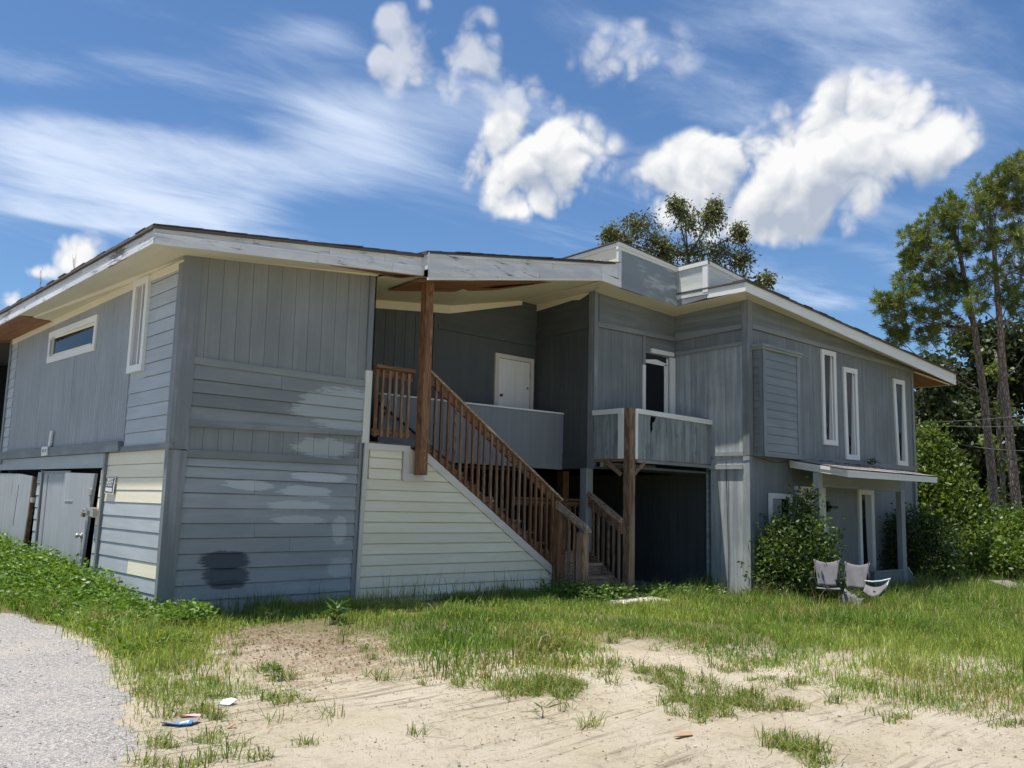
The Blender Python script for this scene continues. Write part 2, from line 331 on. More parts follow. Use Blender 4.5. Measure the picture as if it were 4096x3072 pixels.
def slab(name, pl, pts, t0, t1, mat, parent=None, grain='h'):
    n = len(pts); V = [place(pl, a, z, t0) for a, z in pts] + [place(pl, a, z, t1) for a, z in pts]
    F = [tuple(range(n)), tuple(range(n, 2*n))] + [(i, (i+1) % n, n+(i+1) % n, n+i) for i in range(n)]
    r1, r2 = random.uniform(0, 50), random.uniform(0, 50)
    gc = []
    for t in (t0, t1):
        for a, z in pts: gc.append((a+r1, z+r2, t) if grain == 'h' else (z+r1, a+r2, t))
    return mk(name, V, F, MAT[mat] if isinstance(mat, str) else mat, parent, gc)
def rect(a0, a1, z0, z1): return [(a0, z0), (a1, z0), (a1, z1), (a0, z1)]
def lap(pl, a0, a1, zb, zt, mat, parent, a0t=None, a1t=None, zb1=None, zt1=None, pb=0.028, pt=0.006, name='siding_board', back=-0.006, slot=0.009):
    """one lap board: thick at its lower edge; ends may be cut on a slope, and z may differ at the far end"""
    a0t = a0 if a0t is None else a0t; a1t = a1 if a1t is None else a1t
    zb1 = zb if zb1 is None else zb1; zt1 = zt if zt1 is None else zt1
    j = random.uniform(-0.0025, 0.0025)
    c = [(a0, zb+j), (a1, zb1+j), (a1t, zt1-slot), (a0t, zt-slot)]
    V = [place(pl, a, z, back) for a, z in c] + [place(pl, *c[0], pb), place(pl, *c[1], pb), place(pl, *c[2], pt), place(pl, *c[3], pt)]
    F = [(0, 1, 2, 3), (4, 5, 6, 7), (0, 1, 5, 4), (1, 2, 6, 5), (2, 3, 7, 6), (3, 0, 4, 7)]
    r1, r2 = random.uniform(0, 50), random.uniform(0, 50)
    return mk(name, V, F, MAT[mat], parent, [(a+r1, z+r2, 0) for a, z in c]*2)
def box(name, x0, x1, y0, y1, z0, z1, mat, parent=None, axis=None):
    L = (x1-x0, y1-y0, z1-z0); ax = int(np.argmax(L)) if axis is None else axis
    V = [(x, y, z) for x in (x0, x1) for y in (y0, y1) for z in (z0, z1)]
    F = [(0, 1, 3, 2), (4, 5, 7, 6), (0, 1, 5, 4), (2, 3, 7, 6), (0, 2, 6, 4), (1, 3, 7, 5)]
    r = [random.uniform(0, 50) for _ in range(3)]
    o1, o2 = [i for i in range(3) if i != ax]
    gc = [(v[ax]+r[0], v[o1]+r[1], v[o2]+r[2]) for v in V]
    return mk(name, V, F, MAT[mat], parent, gc)
def beam(name, p, q, w, h, mat, parent=None):
    p, q = Vector(p), Vector(q); d = (q-p); L = d.length; d.normalize()
    s = d.cross(Vector((0, 0, 1)));  s = s.normalized() if s.length > 1e-4 else Vector((1, 0, 0)); u = s.cross(d)
    V = []; gc = []; r = [random.uniform(0, 50) for _ in range(3)]
    for e, base in ((0, p), (L, q)):
        for a, c in ((-1, -1), (1, -1), (1, 1), (-1, 1)):
            V.append(base + s*(a*w/2) + u*(c*h/2)); gc.append((e+r[0], a*w/2+r[1], c*h/2+r[2]))
    F = [(0, 1, 2, 3), (4, 5, 6, 7), (0, 1, 5, 4), (1, 2, 6, 5), (2, 3, 7, 6), (3, 0, 4, 7)]
    return mk(name, V, F, MAT[mat], parent, gc)
def tube_arrays(paths, nseg=6):
    V = []; F = []
    for pts, rad in paths:
        pts = [Vector(p) for p in pts]; base = len(V); ref = Vector((0.31, 0.17, 0.93))
        for i, p in enumerate(pts):
            d = (pts[min(i+1, len(pts)-1)] - pts[max(i-1, 0)]).normalized()
            s = d.cross(ref)
            if s.length < 0.05: s = d.cross(Vector((1, 0, 0)))
            s.normalize(); u = s.cross(d)
            for k in range(nseg):
                a = 2*math.pi*k/nseg; V.append(p + (s*math.cos(a) + u*math.sin(a))*rad[i])
        for i in range(len(pts)-1):
            for k in range(nseg):
                F.append((base+i*nseg+k, base+i*nseg+(k+1) % nseg, base+(i+1)*nseg+(k+1) % nseg, base+(i+1)*nseg+k))
        F.append(tuple(base+k for k in range(nseg))); F.append(tuple(base+(len(pts)-1)*nseg+k for k in range(nseg)))
    return V, F
def tubes(name, paths, mat, parent=None, nseg=6):
    V, F = tube_arrays(paths, nseg)
    me = bpy.data.meshes.new(name); me.from_pydata([tuple(v) for v in V], [], F); me.polygons.foreach_set('use_smooth', [True]*len(me.polygons))
    me.materials.append(MAT[mat]); o = bpy.data.objects.new(name, me); COL.objects.link(o)
    if parent: o.parent = parent; o.matrix_parent_inverse = parent.matrix_basis.inverted()
    return o
def npmesh(name, V, counts, idx, mat, col=None, parent=None, smooth=False):
    """mesh straight from arrays: V (n,3), counts = corners per face, idx = flat corner list"""
    me = bpy.data.meshes.new(name); V = np.asarray(V, np.float32)
    me.vertices.add(len(V)); me.vertices.foreach_set('co', V.ravel())
    me.loops.add(len(idx)); me.loops.foreach_set('vertex_index', np.asarray(idx, np.int32))
    me.polygons.add(len(counts)); st = np.concatenate([[0], np.cumsum(counts)[:-1]]).astype(np.int32)
    me.polygons.foreach_set('loop_start', st); me.polygons.foreach_set('loop_total', np.asarray(counts, np.int32))
    if smooth: me.polygons.foreach_set('use_smooth', np.ones(len(counts), bool))
    me.update(calc_edges=True)
    if col is not None:
        c = np.ones((len(V), 4), np.float32); c[:, :3] = col
        a = me.color_attributes.new('Col', 'FLOAT_COLOR', 'POINT'); a.data.foreach_set('color', c.ravel())
    me.materials.append(MAT[mat]); o = bpy.data.objects.new(name, me); COL.objects.link(o)
    if parent: o.parent = parent; o.matrix_parent_inverse = parent.matrix_basis.inverted()
    return o
def unit(a): return a/np.maximum(np.linalg.norm(a, axis=1, keepdims=True), 1e-6)
def leaf_arrays(P, A, B, ln, wd, col, fold=0.0):
    """diamond leaves: P base, A direction, B side; returns V, counts, idx, colours"""
    n = len(P); ln = np.broadcast_to(ln, n)[:, None]; wd = np.broadcast_to(wd, n)[:, None]
    N = np.cross(A, B)
    V = np.stack([P, P + A*ln*0.45 + B*wd*0.5 + N*wd*fold, P + A*ln, P + A*ln*0.45 - B*wd*0.5 + N*wd*fold], 1).reshape(-1, 3)
    idx = np.arange(4*n); return V, np.full(n, 4), idx, np.repeat(col, 4, 0)
def leaves(name, P, A, ln, wd, col, mat='leaf', parent=None, fold=0.15):
    A = unit(A); B = unit(np.cross(A, rng.normal(size=A.shape)))
    V, c, i, k = leaf_arrays(P, A, B, ln, wd, col, fold)
    return npmesh(name, V, c, i, mat, k, parent)
def colvar(n, c1, c2, br=0.25):
    t = rng.random((n, 1)); c = np.array(c1)*(1-t) + np.array(c2)*t
    return c*(1 + rng.uniform(-br, br, (n, 1)))
def inpoly(x, y, poly):
    r = np.zeros(x.shape, bool); n = len(poly)
    for i in range(n):
        x1, y1 = poly[i]; x2, y2 = poly[(i+1) % n]
        if y1 == y2: continue
        c = ((y1 > y) != (y2 > y)) & (x < (x2-x1)*(y-y1)/(y2-y1)+x1)
        r ^= c
    return r
def text(name, s, size, mat, parent, M4, extrude=0.0015, bold=0.0, xs=1.0):
    cu_ = bpy.data.curves.new(name, 'FONT'); cu_.body = s; cu_.size = size; cu_.extrude = extrude; cu_.offset = bold; cu_.align_x = 'CENTER'; cu_.align_y = 'CENTER'
    t = bpy.data.objects.new(name+'_src', cu_); COL.objects.link(t)
    bpy.context.view_layer.update()
    me = bpy.data.meshes.new_from_object(t.evaluated_get(bpy.context.evaluated_depsgraph_get()))
    bpy.data.objects.remove(t); bpy.data.curves.remove(cu_)
    me.name = name; me.transform(M4 @ Matrix.Scale(xs, 4, (1, 0, 0))); me.materials.clear(); me.materials.append(MAT[mat])
    o = bpy.data.objects.new(name, me); COL.objects.link(o)
    if parent: o.parent = parent; o.matrix_parent_inverse = parent.matrix_basis.inverted()
    return o
# ------------------------------------------------------------------ ground
def sstep(x, a, b):
    t = np.clip((x-a)/(b-a), 0, 1); return t*t*(3-2*t)
def vnoise(x, y, scale, seed):
    r = np.random.default_rng(seed).random((64, 64)); u = (np.asarray(x)*scale) % 63; v = (np.asarray(y)*scale) % 63
    i, j = u.astype(int), v.astype(int); fu, fv = u-i, v-j; fu = fu*fu*(3-2*fu); fv = fv*fv*(3-2*fv)
    return (r[i, j]*(1-fu)+r[i+1, j]*fu)*(1-fv) + (r[i, j+1]*(1-fu)+r[i+1, j+1]*fu)*fv
def gz(x, y):
    x = np.asarray(x, float); y = np.asarray(y, float)
    dd = 0.671*x + 0.741*y
    t = sstep(dd, 6.0, 11.0)
    h = 0.10 - 0.25*sstep(x, 9.0, 15.5)
    rise = 0.045*np.clip(y-12, 0, 9)*sstep(-x, -7.0, -4.5)
    micro = 0.012*np.sin(x*2.3+1.0)*np.sin(y*1.9) + 0.007*np.sin(x*5.1+y*3.3)
    rut = -0.035*np.exp(-((y-(2.2+0.36*x))/0.16)**2) - 0.035*np.exp(-((y-(0.75+0.36*x))/0.16)**2) - 0.03*np.exp(-((y-(3.6+0.22*x))/0.15)**2) - 0.025*np.exp(-((y-(6.9-0.35*x))/0.14)**2)*(x < 6)
    lump = 0.0
    for sc_, am_, sd_ in ((2.1, 0.011, 51), (5.3, 0.006, 52), (11.7, 0.004, 53)): lump = lump + am_*(vnoise(x+100, y+100, sc_, sd_)-0.5)   # scuffed, trodden sand
    lump = lump*(np.abs(x-5.5) < 4)*(np.abs(y-5.2) < 3.4)
    return t*h + rise + (micro + rut)*sstep(-dd, -26, -18) + lump
BARE = [(2.10,5.49),(2.45,6.21),(2.86,6.65),(3.20,6.78),(3.77,6.80),(3.98,6.92),(3.85,7.45),(3.87,8.25),(4.27,9.29),(4.98,9.94),(5.80,9.88),(5.76,8.77),(5.42,7.82),(4.82,7.17),(4.95,6.62),(5.16,6.23),(5.26,5.73),(5.61,5.53),(6.33,5.71),(7.09,6.05),(7.70,6.95),(8.06,7.27),(8.49,6.99),(8.09,6.02),(7.99,5.27),(7.79,4.63),(7.56,4.04),(7.53,3.62),(7.62,3.09),(7.85,2.72),(8.3,2.0),(9.5,0.5),(9.0,-6.0),(-2.0,-4.0),(0.5,3.0)]
ISL = [[(7.00,5.80),(7.13,5.48),(7.02,5.02),(6.94,4.58),(7.11,3.97),(6.67,3.97),(6.26,4.17),(5.84,4.07),(5.69,4.37),(6.09,4.92)],
       [(5.77,3.66),(6.06,3.61),(5.67,3.01),(5.42,3.00),(5.55,3.37)],
       [(5.25,5.95),(5.94,6.05),(6.10,5.66),(5.55,5.25),(5.30,5.52)]]
LITTER = [(3.87,8.25),(4.27,9.29),(5.05,10.08),(5.88,10.02),(5.86,8.83),(5.36,7.69),(4.40,6.81),(3.92,6.92),(3.80,7.35)]
THIN = [(9.63,4.71),(10.43,4.45),(11.01,3.63),(12.5,2.6),(12.0,2.2),(10.42,3.44),(9.72,3.92),(9.23,4.42)]
ROADX = [(-8,-1.5),(0,0.6),(4.0,1.62),(5.48,2.1),(5.87,2.24),(6.33,2.39),(7.0,2.6),(7.9,2.83),(9.06,3.1),(9.8,3.19),(11.05,3.22),(12.3,3.2),(12.8,3.02),(16,2.6),(24,2.2),(60,1.5)]
def roadx(y): return np.interp(y, [p[0] for p in ROADX], [p[1] for p in ROADX])
def fineaxis(lo, hi, f0, f1, far):
    k = np.array([1, 3, 7, 15, 30, 60, 130, 300, far])
    return np.concatenate([lo-k[::-1], np.arange(lo, f0, 0.16), np.arange(f0, f1, 0.045), np.arange(f1, hi, 0.16), hi+k])
gx = fineaxis(-4, 27, 1.5, 9.5, 900); gy = fineaxis(-3, 26, 1.8, 8.5, 900)
X_, Y_ = np.meshgrid(gx, gy, indexing='ij'); Zg = gz(X_, Y_)
nx, ny = len(gx), len(gy)
I = np.arange(nx*ny).reshape(nx, ny)
quad = np.stack([I[:-1, :-1], I[1:, :-1], I[1:, 1:], I[:-1, 1:]], -1).reshape(-1)
def groundmat():
    m, b, p, o = newmat('sandy_ground')
    P = pos(b); s = b.sep(P)
    big = b.noise(P, 0.9, 6, 0.62); mid = b.noise(P, 5, 6, 0.65); fin = b.noise(P, 90, 5, 0.75); grit = b.noise(P, 32, 4, 0.7)
    col = b.mix(b.ss(big, 0.35, 0.68), (0.565, 0.485, 0.355), (0.635, 0.565, 0.445))
    col = b.mix(b.math('MULTIPLY', b.ss(mid, 0.50, 0.72), 0.55), col, (0.40, 0.325, 0.23))
    col = b.mix(b.math('MULTIPLY', b.ss(fin, 0.50, 0.66), 0.75), col, (0.36, 0.295, 0.21))
    peb = b.node('ShaderNodeTexVoronoi'); b.put(peb.inputs['Vector'], P); peb.inputs['Scale'].default_value = 38
    col = b.mix(b.math('MULTIPLY', b.math('MULTIPLY', b.ss(peb.outputs['Distance'], 0.22, 0.08), b.ss(b.noise(P, 2.4, 3, 0.6), 0.48, 0.62)), 0.7), col, (0.23, 0.19, 0.15))
    # tyre-dragged streaks in the sand
    stv = b.node('ShaderNodeMapping'); b.put(stv.inputs[0], P); stv.inputs['Rotation'].default_value = (0, 0, R(-22)); stv.inputs['Scale'].default_value = (0.8, 16, 1)
    stn = b.noise(stv.outputs[0], 1.0, 5, 0.6, 0.2)
    col = b.mix(b.math('MULTIPLY', b.math('MULTIPLY', b.ss(stn, 0.52, 0.62), b.ss(b.noise(P, 0.7, 2, 0.5), 0.42, 0.58)), 0.7), col, (0.25, 0.205, 0.155))
    # brown leaf litter near the left front, soil under the grass
    def inell(cx, cy, rx, ry):
        dx = b.math('DIVIDE', b.math('SUBTRACT', s[0], cx), rx); dy = b.math('DIVIDE', b.math('SUBTRACT', s[1], cy), ry)
        return b.math('ADD', b.math('MULTIPLY', dx, dx), b.math('MULTIPLY', dy, dy))
    nz = b.math('MULTIPLY', b.math('SUBTRACT', b.noise(P, 2.2, 6, 0.7), 0.5), 3.0)
    nz3 = b.math('MULTIPLY', b.math('SUBTRACT', b.noise(b.vm('MULTIPLY', P, (1.0, 2.6, 1)), 2.6, 7, 0.72, 0.6), 0.5), 7.5)
    lit_ = b.ss(b.math('ADD', inell(4.85, 8.55, 1.15, 1.7), nz3), 1.5, 0.2)
    col = b.mix(b.math('MULTIPLY', lit_, 0.42), col, b.mix(grit, (0.12, 0.066, 0.034), (0.36, 0.235, 0.14)))
    # soil beneath the grass begins a few metres out
    dd = b.math('ADD', b.math('MULTIPLY', s[0], 0.671), b.math('MULTIPLY', s[1], 0.741))
    far = b.ss(b.math('ADD', dd, b.math('MULTIPLY', nz, 0.5)), 9.4, 11.2)
    col = b.mix(b.math('MULTIPLY', far, 0.85), col, b.mix(mid, (0.10, 0.085, 0.04), (0.22, 0.185, 0.09)))
    b.put(p.inputs['Base Color'], col); p.inputs['Roughness'].default_value = 0.95; p.inputs['Specular IOR Level'].default_value = 0.15
    h = b.math('ADD', b.math('MULTIPLY', fin, 0.5), b.math('ADD', b.math('MULTIPLY', mid, 0.9), b.math('MULTIPLY', stn, 0.6)))
    b.put(p.inputs['Normal'], b.bump(h, 1.0, 0.05)); return m
MAT['ground'] = groundmat()
ground = npmesh('ground', np.stack([X_, Y_, Zg], -1).reshape(-1, 3), np.full((nx-1)*(ny-1), 4), quad, 'ground', smooth=True)
tag(ground, 'pale sandy yard with soil under the grass', kind='structure')
def roadmat():
    m, b, p, o = newmat('worn_aggregate_asphalt')
    P = pos(b); v = b.node('ShaderNodeTexVoronoi'); b.put(v.inputs['Vector'], P); v.inputs['Scale'].default_value = 75
    v2 = b.node('ShaderNodeTexVoronoi'); b.put(v2.inputs['Vector'], P); v2.inputs['Scale'].default_value = 40
    n = b.noise(P, 1.3, 5, 0.6)
    col = b.mix(b.math('POWER', b.sep(v.outputs['Color'])[0], 1.2), (0.21, 0.197, 0.188), (0.47, 0.445, 0.415))
    col = b.mix(b.math('MULTIPLY', b.ss(v2.outputs['Distance'], 0.5, 0.75), 0.35), col, (0.12, 0.115, 0.12))
    col = b.mix(b.math('MULTIPLY', b.ss(n, 0.45, 0.68), 0.45), col, (0.42, 0.38, 0.325))
    b.put(p.inputs['Base Color'], col); p.inputs['Roughness'].default_value = 0.9
    b.put(p.inputs['Normal'], b.bump(b.math('ADD', v.outputs['Distance'], b.math('MULTIPLY', v2.outputs['Distance'], 0.7)), 1.0, 0.012)); return m
MAT['road'] = roadmat()
ry = np.concatenate([np.arange(-8, 3, 0.5), np.arange(3, 16, 0.045), np.arange(16, 60, 1.0)])
edge = roadx(ry) + 0.06*np.sin(ry*5.3) + 0.035*np.sin(ry*13.7+1) + rng.normal(0, 0.018, len(ry))
tt = np.concatenate([np.linspace(0, 0.9, 26), [0.95, 0.985, 1.0]])
RX = -9 + (edge[:, None]+9)*tt[None]; RY = np.repeat(ry[:, None], len(tt), 1)
RZ = gz(RX, RY) + 0.022; RZ[:, -1] -= 0.03
I = np.arange(RX.size).reshape(RX.shape)
quad = np.stack([I[:-1, :-1], I[:-1, 1:], I[1:, 1:], I[1:, :-1]], -1).reshape(-1)
road = npmesh('road', np.stack([RX, RY, RZ], -1).reshape(-1, 3), np.full((RX.shape[0]-1)*(RX.shape[1]-1), 4), quad, 'road', smooth=True)
tag(road, 'worn pale aggregate driveway with a ragged edge', kind='structure')
padp = [(11.45,9.95),(11.9,9.35),(12.75,9.75),(13.05,10.55),(12.6,10.72),(11.6,10.72)]
pad = slab('concrete_pad', ('z', 0.0), padp, -0.12, float(gz(12.2, 10))+0.05, 'concrete'); tag(pad, 'pale concrete pad at the foot of the wooden steps', kind='structure')

# ------------------------------------------------------------------ the house
XA, YF = 4.444, 11.367                     # left side wall and front-left wall
XH, YE, YG, XP, YB, YP = 15.44, 9.93, 11.742, 12.83, 13.40, 12.55
house = tag(empty('house', (XA, YF, 0)), 'weathered grey two-storey house with lap siding, white fascia and wooden stair porch', 'house')
LW, FW = ('x', XA), ('y', YF)
def H(name, pl, pts, t0, t1, mat, grain='h', parent=None): return slab(name, pl, pts, t0, t1, mat, parent or house, grain)
# --- wall cores
H('wall', LW, [(YF, -0.2), (13.95, -0.2), (13.95, 2.05), (20.0, 2.05), (20.0, 4.66), (YF, 4.66)], -0.14, -0.012, 'side')
H('wall', ('x', XA+0.28), rect(13.6, 20.0, -0.2, 2.2), -0.1, 0, 'dark')
H('wall', FW, [(XA+0.01, -0.2), (7.40, -0.2), (7.40, 5.04), (XA+0.01, 4.74)], -0.14, -0.012, 'front')
H('wall', ('X', 7.40), rect(YF+0.16, 18, -0.2, 5.1), -0.14, 0, 'shadegrey')                 # stair-hall side of the left wing
H('wall', ('Y', 20.0), [(XA+0.15, 0), (12, 0), (12, 5.4), (XA+0.15, 4.6)], -0.14, 0, 'grey')
# --- left side, upper storey
zs = [2.29, 2.476, 2.665, 2.85, 3.04, 3.23, 3.42, 3.61, 3.80, 3.99, 4.18, 4.37, 4.56, 4.68]
for i in range(13):
    zb, zt = zs[i], zs[i+1]
    if zt < 3.36: lap(LW, 11.48, 13.05, zb, zt, 'side', house, pb=0.012, pt=0.002)
    else:
        lap(LW, 11.48, 12.5, zb, zt, 'side', house, pb=0.012, pt=0.002)
for i in range(12):
    zb = 2.30+0.195*i; lap(LW, 19.52, 19.93, zb, min(zb+0.195, 4.66), 'side', house, pb=0.012, pt=0.002)
H('corner_board', LW, rect(19.93, 20.05, -0.1, 4.66), -0.02, 0.03, 'grey', 'v')
# fine-grooved panel: ribs are real, joined in one sheet
def ribs(y0, y1, z0, z1, pitch):
    V = []; F = []; gcs = []
    n = int((y1-y0)/pitch)
    prof = []
    for i in range(n):
        a = y0 + i*pitch; prof += [(a, -0.006), (a+pitch*0.12, 0.006), (a+pitch*0.88, 0.006)]
    prof.append((y1, -0.006))
    for a, t in prof:
        for z in (z0, z1): V.append(place(LW, a, z, t)); gcs.append((z, a*1.0, 0))
    for i in range(len(prof)-1): F.append((2*i, 2*i+2, 2*i+3, 2*i+1))
    o = mk('grooved_panel', V, F, MAT['sidepanel'], house, gcs)
    return o
MAT['sidepanel'] = paint('grey_paint_grooved', (0.27, 0.297, 0.31), (0.34, 0.367, 0.375), 0.42, 0.66, streak=(0.45, 22), board_var=0, wash=((0.15, 0.172, 0.19), (8, 8, 0.7), 0.55, 0.72, 0.6))
ribs(13.10, 19.52, 2.36, 4.64, 0.075)
H('skirt_board', LW, [(13.09, 2.22), (19.75, 2.245), (19.75, 2.39), (13.12, 2.368)], -0.012, 0.075, 'trimgrey')
H('skirt_board', LW, rect(19.7, 20.05, 2.16, 2.29), -0.012, 0.05, 'trimgrey')
H('trim_board', LW, [(11.30, 2.206), (13.085, 2.21), (13.075, 2.288), (11.30, 2.283)], -0.012, 0.045, 'trimgrey')
# windows of the left side
def window(pl, o4, w, mat='white', depth=0.05, pane_t=-0.002, split=None):
    """o4: outer corners (a,z) bl, br, tr, tl ; w: casing width"""
    (a0, z0), (a1, z1), (a2, z2), (a3, z3) = o4; s = 1 if a1 > a0 else -1
    fr = slab('window', pl, [(a0, z0), (a1, z1), (a1 - 0*s, z1+w), (a0, z0+w)], -0.012, depth, mat, house)
    slab('casing', pl, [(a3, z3-w), (a2, z2-w), (a2, z2), (a3, z3)], -0.012, depth, mat, fr)
    slab('casing', pl, [(a0, z0+w), (a0+w*s, z0+w), (a3+w*s, z3-w), (a3, z3-w)], -0.012, depth-0.003, mat, fr, 'v')
    slab('casing', pl, [(a1-w*s, z1+w), (a1, z1+w), (a2, z2-w), (a2-w*s, z2-w)], -0.012, depth-0.003, mat, fr, 'v')
    slab('pane', pl, [(a0+w*s, z0+w), (a1-w*s, z1+w), (a2-w*s, z2-w), (a3+w*s, z3-w)], -0.016, pane_t, 'glass', fr)
    return fr
w1 = window(LW, [(14.70, 3.86), (17.29, 3.91), (17.29, 4.47), (14.68, 4.44)], 0.105, depth=0.035, pane_t=0.014)
tag(w1, 'wide cream-cased window high on the side wall')
slab('inner_sash', LW, [(14.9, 3.972), (17.18, 4.02), (17.18, 4.05), (14.9, 4.0)], 0.012, 0.024, 'cream', w1)
slab('inner_sash', LW, [(16.95, 4.02), (17.12, 4.02), (17.12, 4.36), (16.95, 4.36)], 0.012, 0.026, 'curtain', w1)
slab('inner_sash', LW, [(14.82, 4.28), (17.18, 4.33), (17.18, 4.365), (14.82, 4.33)], 0.012, 0.024, 'cream', w1)
w2 = window(LW, [(12.50, 3.33), (13.085, 3.335), (13.085, 4.69), (12.50, 4.685)], 0.10, depth=0.055)
tag(w2, 'tall narrow window with cream casing and pale side reveal')
slab('curtain', LW, rect(12.78, 12.98, 3.43, 4.59), -0.004, 0.012, 'curtain', w2)
slab('sash_bar', LW, rect(12.745, 12.78, 3.43, 4.59), -0.004, 0.03, 'white', w2, 'v')
H('frieze_board', LW, [(YF-0.02, 4.585), (12.50, 4.60), (12.50, 4.70), (YF-0.02, 4.70)], -0.01, 0.022, 'soffit')
H('frieze_board', LW, [(13.09, 4.60), (20.0, 4.57), (20.0, 4.70), (13.09, 4.70)], -0.01, 0.022, 'soffit')
# --- left side, lower storey
lz = [2.217, 2.037, 1.855, 1.68, 1.513, 1.326, 1.14, 0.95, 0.755, 0.558, 0.365, 0.17, -0.03]
for i in range(12):
    m_ = 'cream' if i < 4 else 'side'
    kw = dict(pb=0.010, pt=0.003) if i < 4 else dict(pb=0.012, pt=0.003)
    zt, zb = lz[i], lz[i+1]
    if i == 8:
        lap(LW, 11.40, 12.53, zb, zt, 'cream', house, **kw); lap(LW, 12.535, 13.70, zb, zt, 'side', house, **kw)
    else: lap(LW, 11.40, 13.68+0.004*i, zb, zt, m_, house, **kw)
for i in range(9):
    zt = 1.98-0.205*i; lap(LW, 13.74+0.005*i, 13.94+0.02*i, zt-0.205, zt, 'cream' if i < 4 else 'side', house, pb=0.010, pt=0.003)
for i in range(8):
    zt = 1.98-0.205*i; lap(LW, 16.92, 17.24, zt-0.205, zt, 'side', house, pb=0.012, pt=0.003)
H('batten', LW, [(13.74, 0.0), (13.80, 0.0), (13.74, 2.21), (13.665, 2.21)], -0.01, 0.05, 'grey', 'v')
H('batten', LW, [(16.86, 0.1), (16.92, 0.1), (16.92, 2.0), (16.86, 2.0)], -0.01, 0.045, 'grey', 'v')
H('header_panel', LW, [(13.74, 2.0), (20.0, 2.04), (20.0, 2.24), (13.74, 2.215)], -0.012, 0.03, 'side')
def leaf_door(pts, t0, t1, label):
    d = H('garage_door', LW, pts, t0, t1, 'doorpaint', 'v'); tag(d, label); return d
MAT['doorpaint'] = paint('grey_door_paint', (0.31, 0.33, 0.345), (0.38, 0.40, 0.412), 0.42, 0.68, streak=(0.5, 7), board_var=0.04, wash=((0.12, 0.14, 0.155), (7, 7, 0.9), 0.58, 0.72, 0.7))
dl = leaf_door([(15.46, 0.0), (16.84, 0.05), (16.84, 1.985), (15.44, 1.975)], -0.02, 0.012, 'fixed flat grey leaf of the double door')
slab('rail_strip', LW, [(15.36, 1.93), (16.84, 1.945), (16.84, 1.985), (15.36, 1.975)], 0.012, 0.024, 'grey', dl)
slab('batten', LW, [(16.60, 0.3), (16.63, 0.3), (16.60, 1.92), (16.58, 1.92)], 0.012, 0.02, 'grey', dl, 'v')
dr = leaf_door([(15.62, 0.02), (14.38, 0.0), (14.20, 0.9), (13.985, 1.915), (15.455, 1.945)], 0.03, 0.065, 'sagging flat grey leaf standing ajar with hasp and knob')
slab('edge_strip', LW, [(14.44, 0.0), (14.38, 0.0), (14.195, 0.9), (13.985, 1.91), (14.03, 1.91), (14.25, 0.9)], 0.064, 0.072, 'grey', dr, 'v')
slab('bottom_cleat', LW, [(15.05, 0.52), (15.78, 0.56), (15.78, 0.585), (15.05, 0.545)], 0.064, 0.085, 'side', dr)
slab('patch_strip', LW, rect(14.95, 15.35, 1.49, 1.50), 0.064, 0.074, 'side', dr)
dd_ = leaf_door([(17.72, 0.1), (20.0, 0.2), (20.0, 1.98), (18.2, 1.95), (17.40, 1.90), (17.48, 1.2)], 0.02, 0.055, 'flat grey door at the far end of the side wall')
slab('edge_strip', LW, [(17.66, 0.1), (17.72, 0.1), (17.49, 1.2), (17.40, 1.89), (17.35, 1.89), (17.44, 1.2)], -0.02, 0.05, 'oldwood', dd_, 'v')
slab('seam', LW, [(18.35, 1.0), (18.37, 1.0), (18.24, 1.75), (18.22, 1.75)], 0.054, 0.058, 'dark', dd_, 'v')
# hardware on the ajar leaf
def lathe(name, c, axis, prof, mat, parent, n=14):
    c = Vector(c); ax = Vector(axis).normalized(); s = ax.orthogonal().normalized(); u = ax.cross(s); V = []; F = []
    for (h, r) in prof:
        for k in range(n):
            a = 2*math.pi*k/n; V.append(c + ax*h + (s*math.cos(a)+u*math.sin(a))*r)
    for i in range(len(prof)-1):
        for k in range(n): F.append((i*n+k, i*n+(k+1) % n, (i+1)*n+(k+1) % n, (i+1)*n+k))
    F.append(tuple(range(n))); F.append(tuple((len(prof)-1)*n+k for k in range(n)))
    return mk(name, V, F, MAT[mat], parent, smooth=True)
lathe('door_knob', (XA-0.07, 14.36, 0.99), (-1, 0, 0), [(0, 0.045), (0.01, 0.045), (0.012, 0.016), (0.04, 0.016), (0.045, 0.03), (0.07, 0.036), (0.09, 0.026), (0.095, 0.0)], 'metal', dr)
slab('hasp', LW, [(14.0, 1.36), (14.23, 1.37), (14.24, 1.44), (14.0, 1.40)], 0.07, 0.082, 'metal', dr)
slab('hasp', LW, [(13.86, 1.27), (14.02, 1.29), (14.02, 1.42), (13.88, 1.40)], 0.02, 0.09, 'metal', dr)
slab('latch_plate', LW, [(14.05, 1.60), (14.17, 1.58), (14.17, 1.70), (14.05, 1.68)], 0.066, 0.09, 'metal', dr)
slab('hasp', LW, [(17.24, 1.44), (17.38, 1.45), (17.38, 1.53), (17.24, 1.53)], 0.02, 0.06, 'metal', dd_)
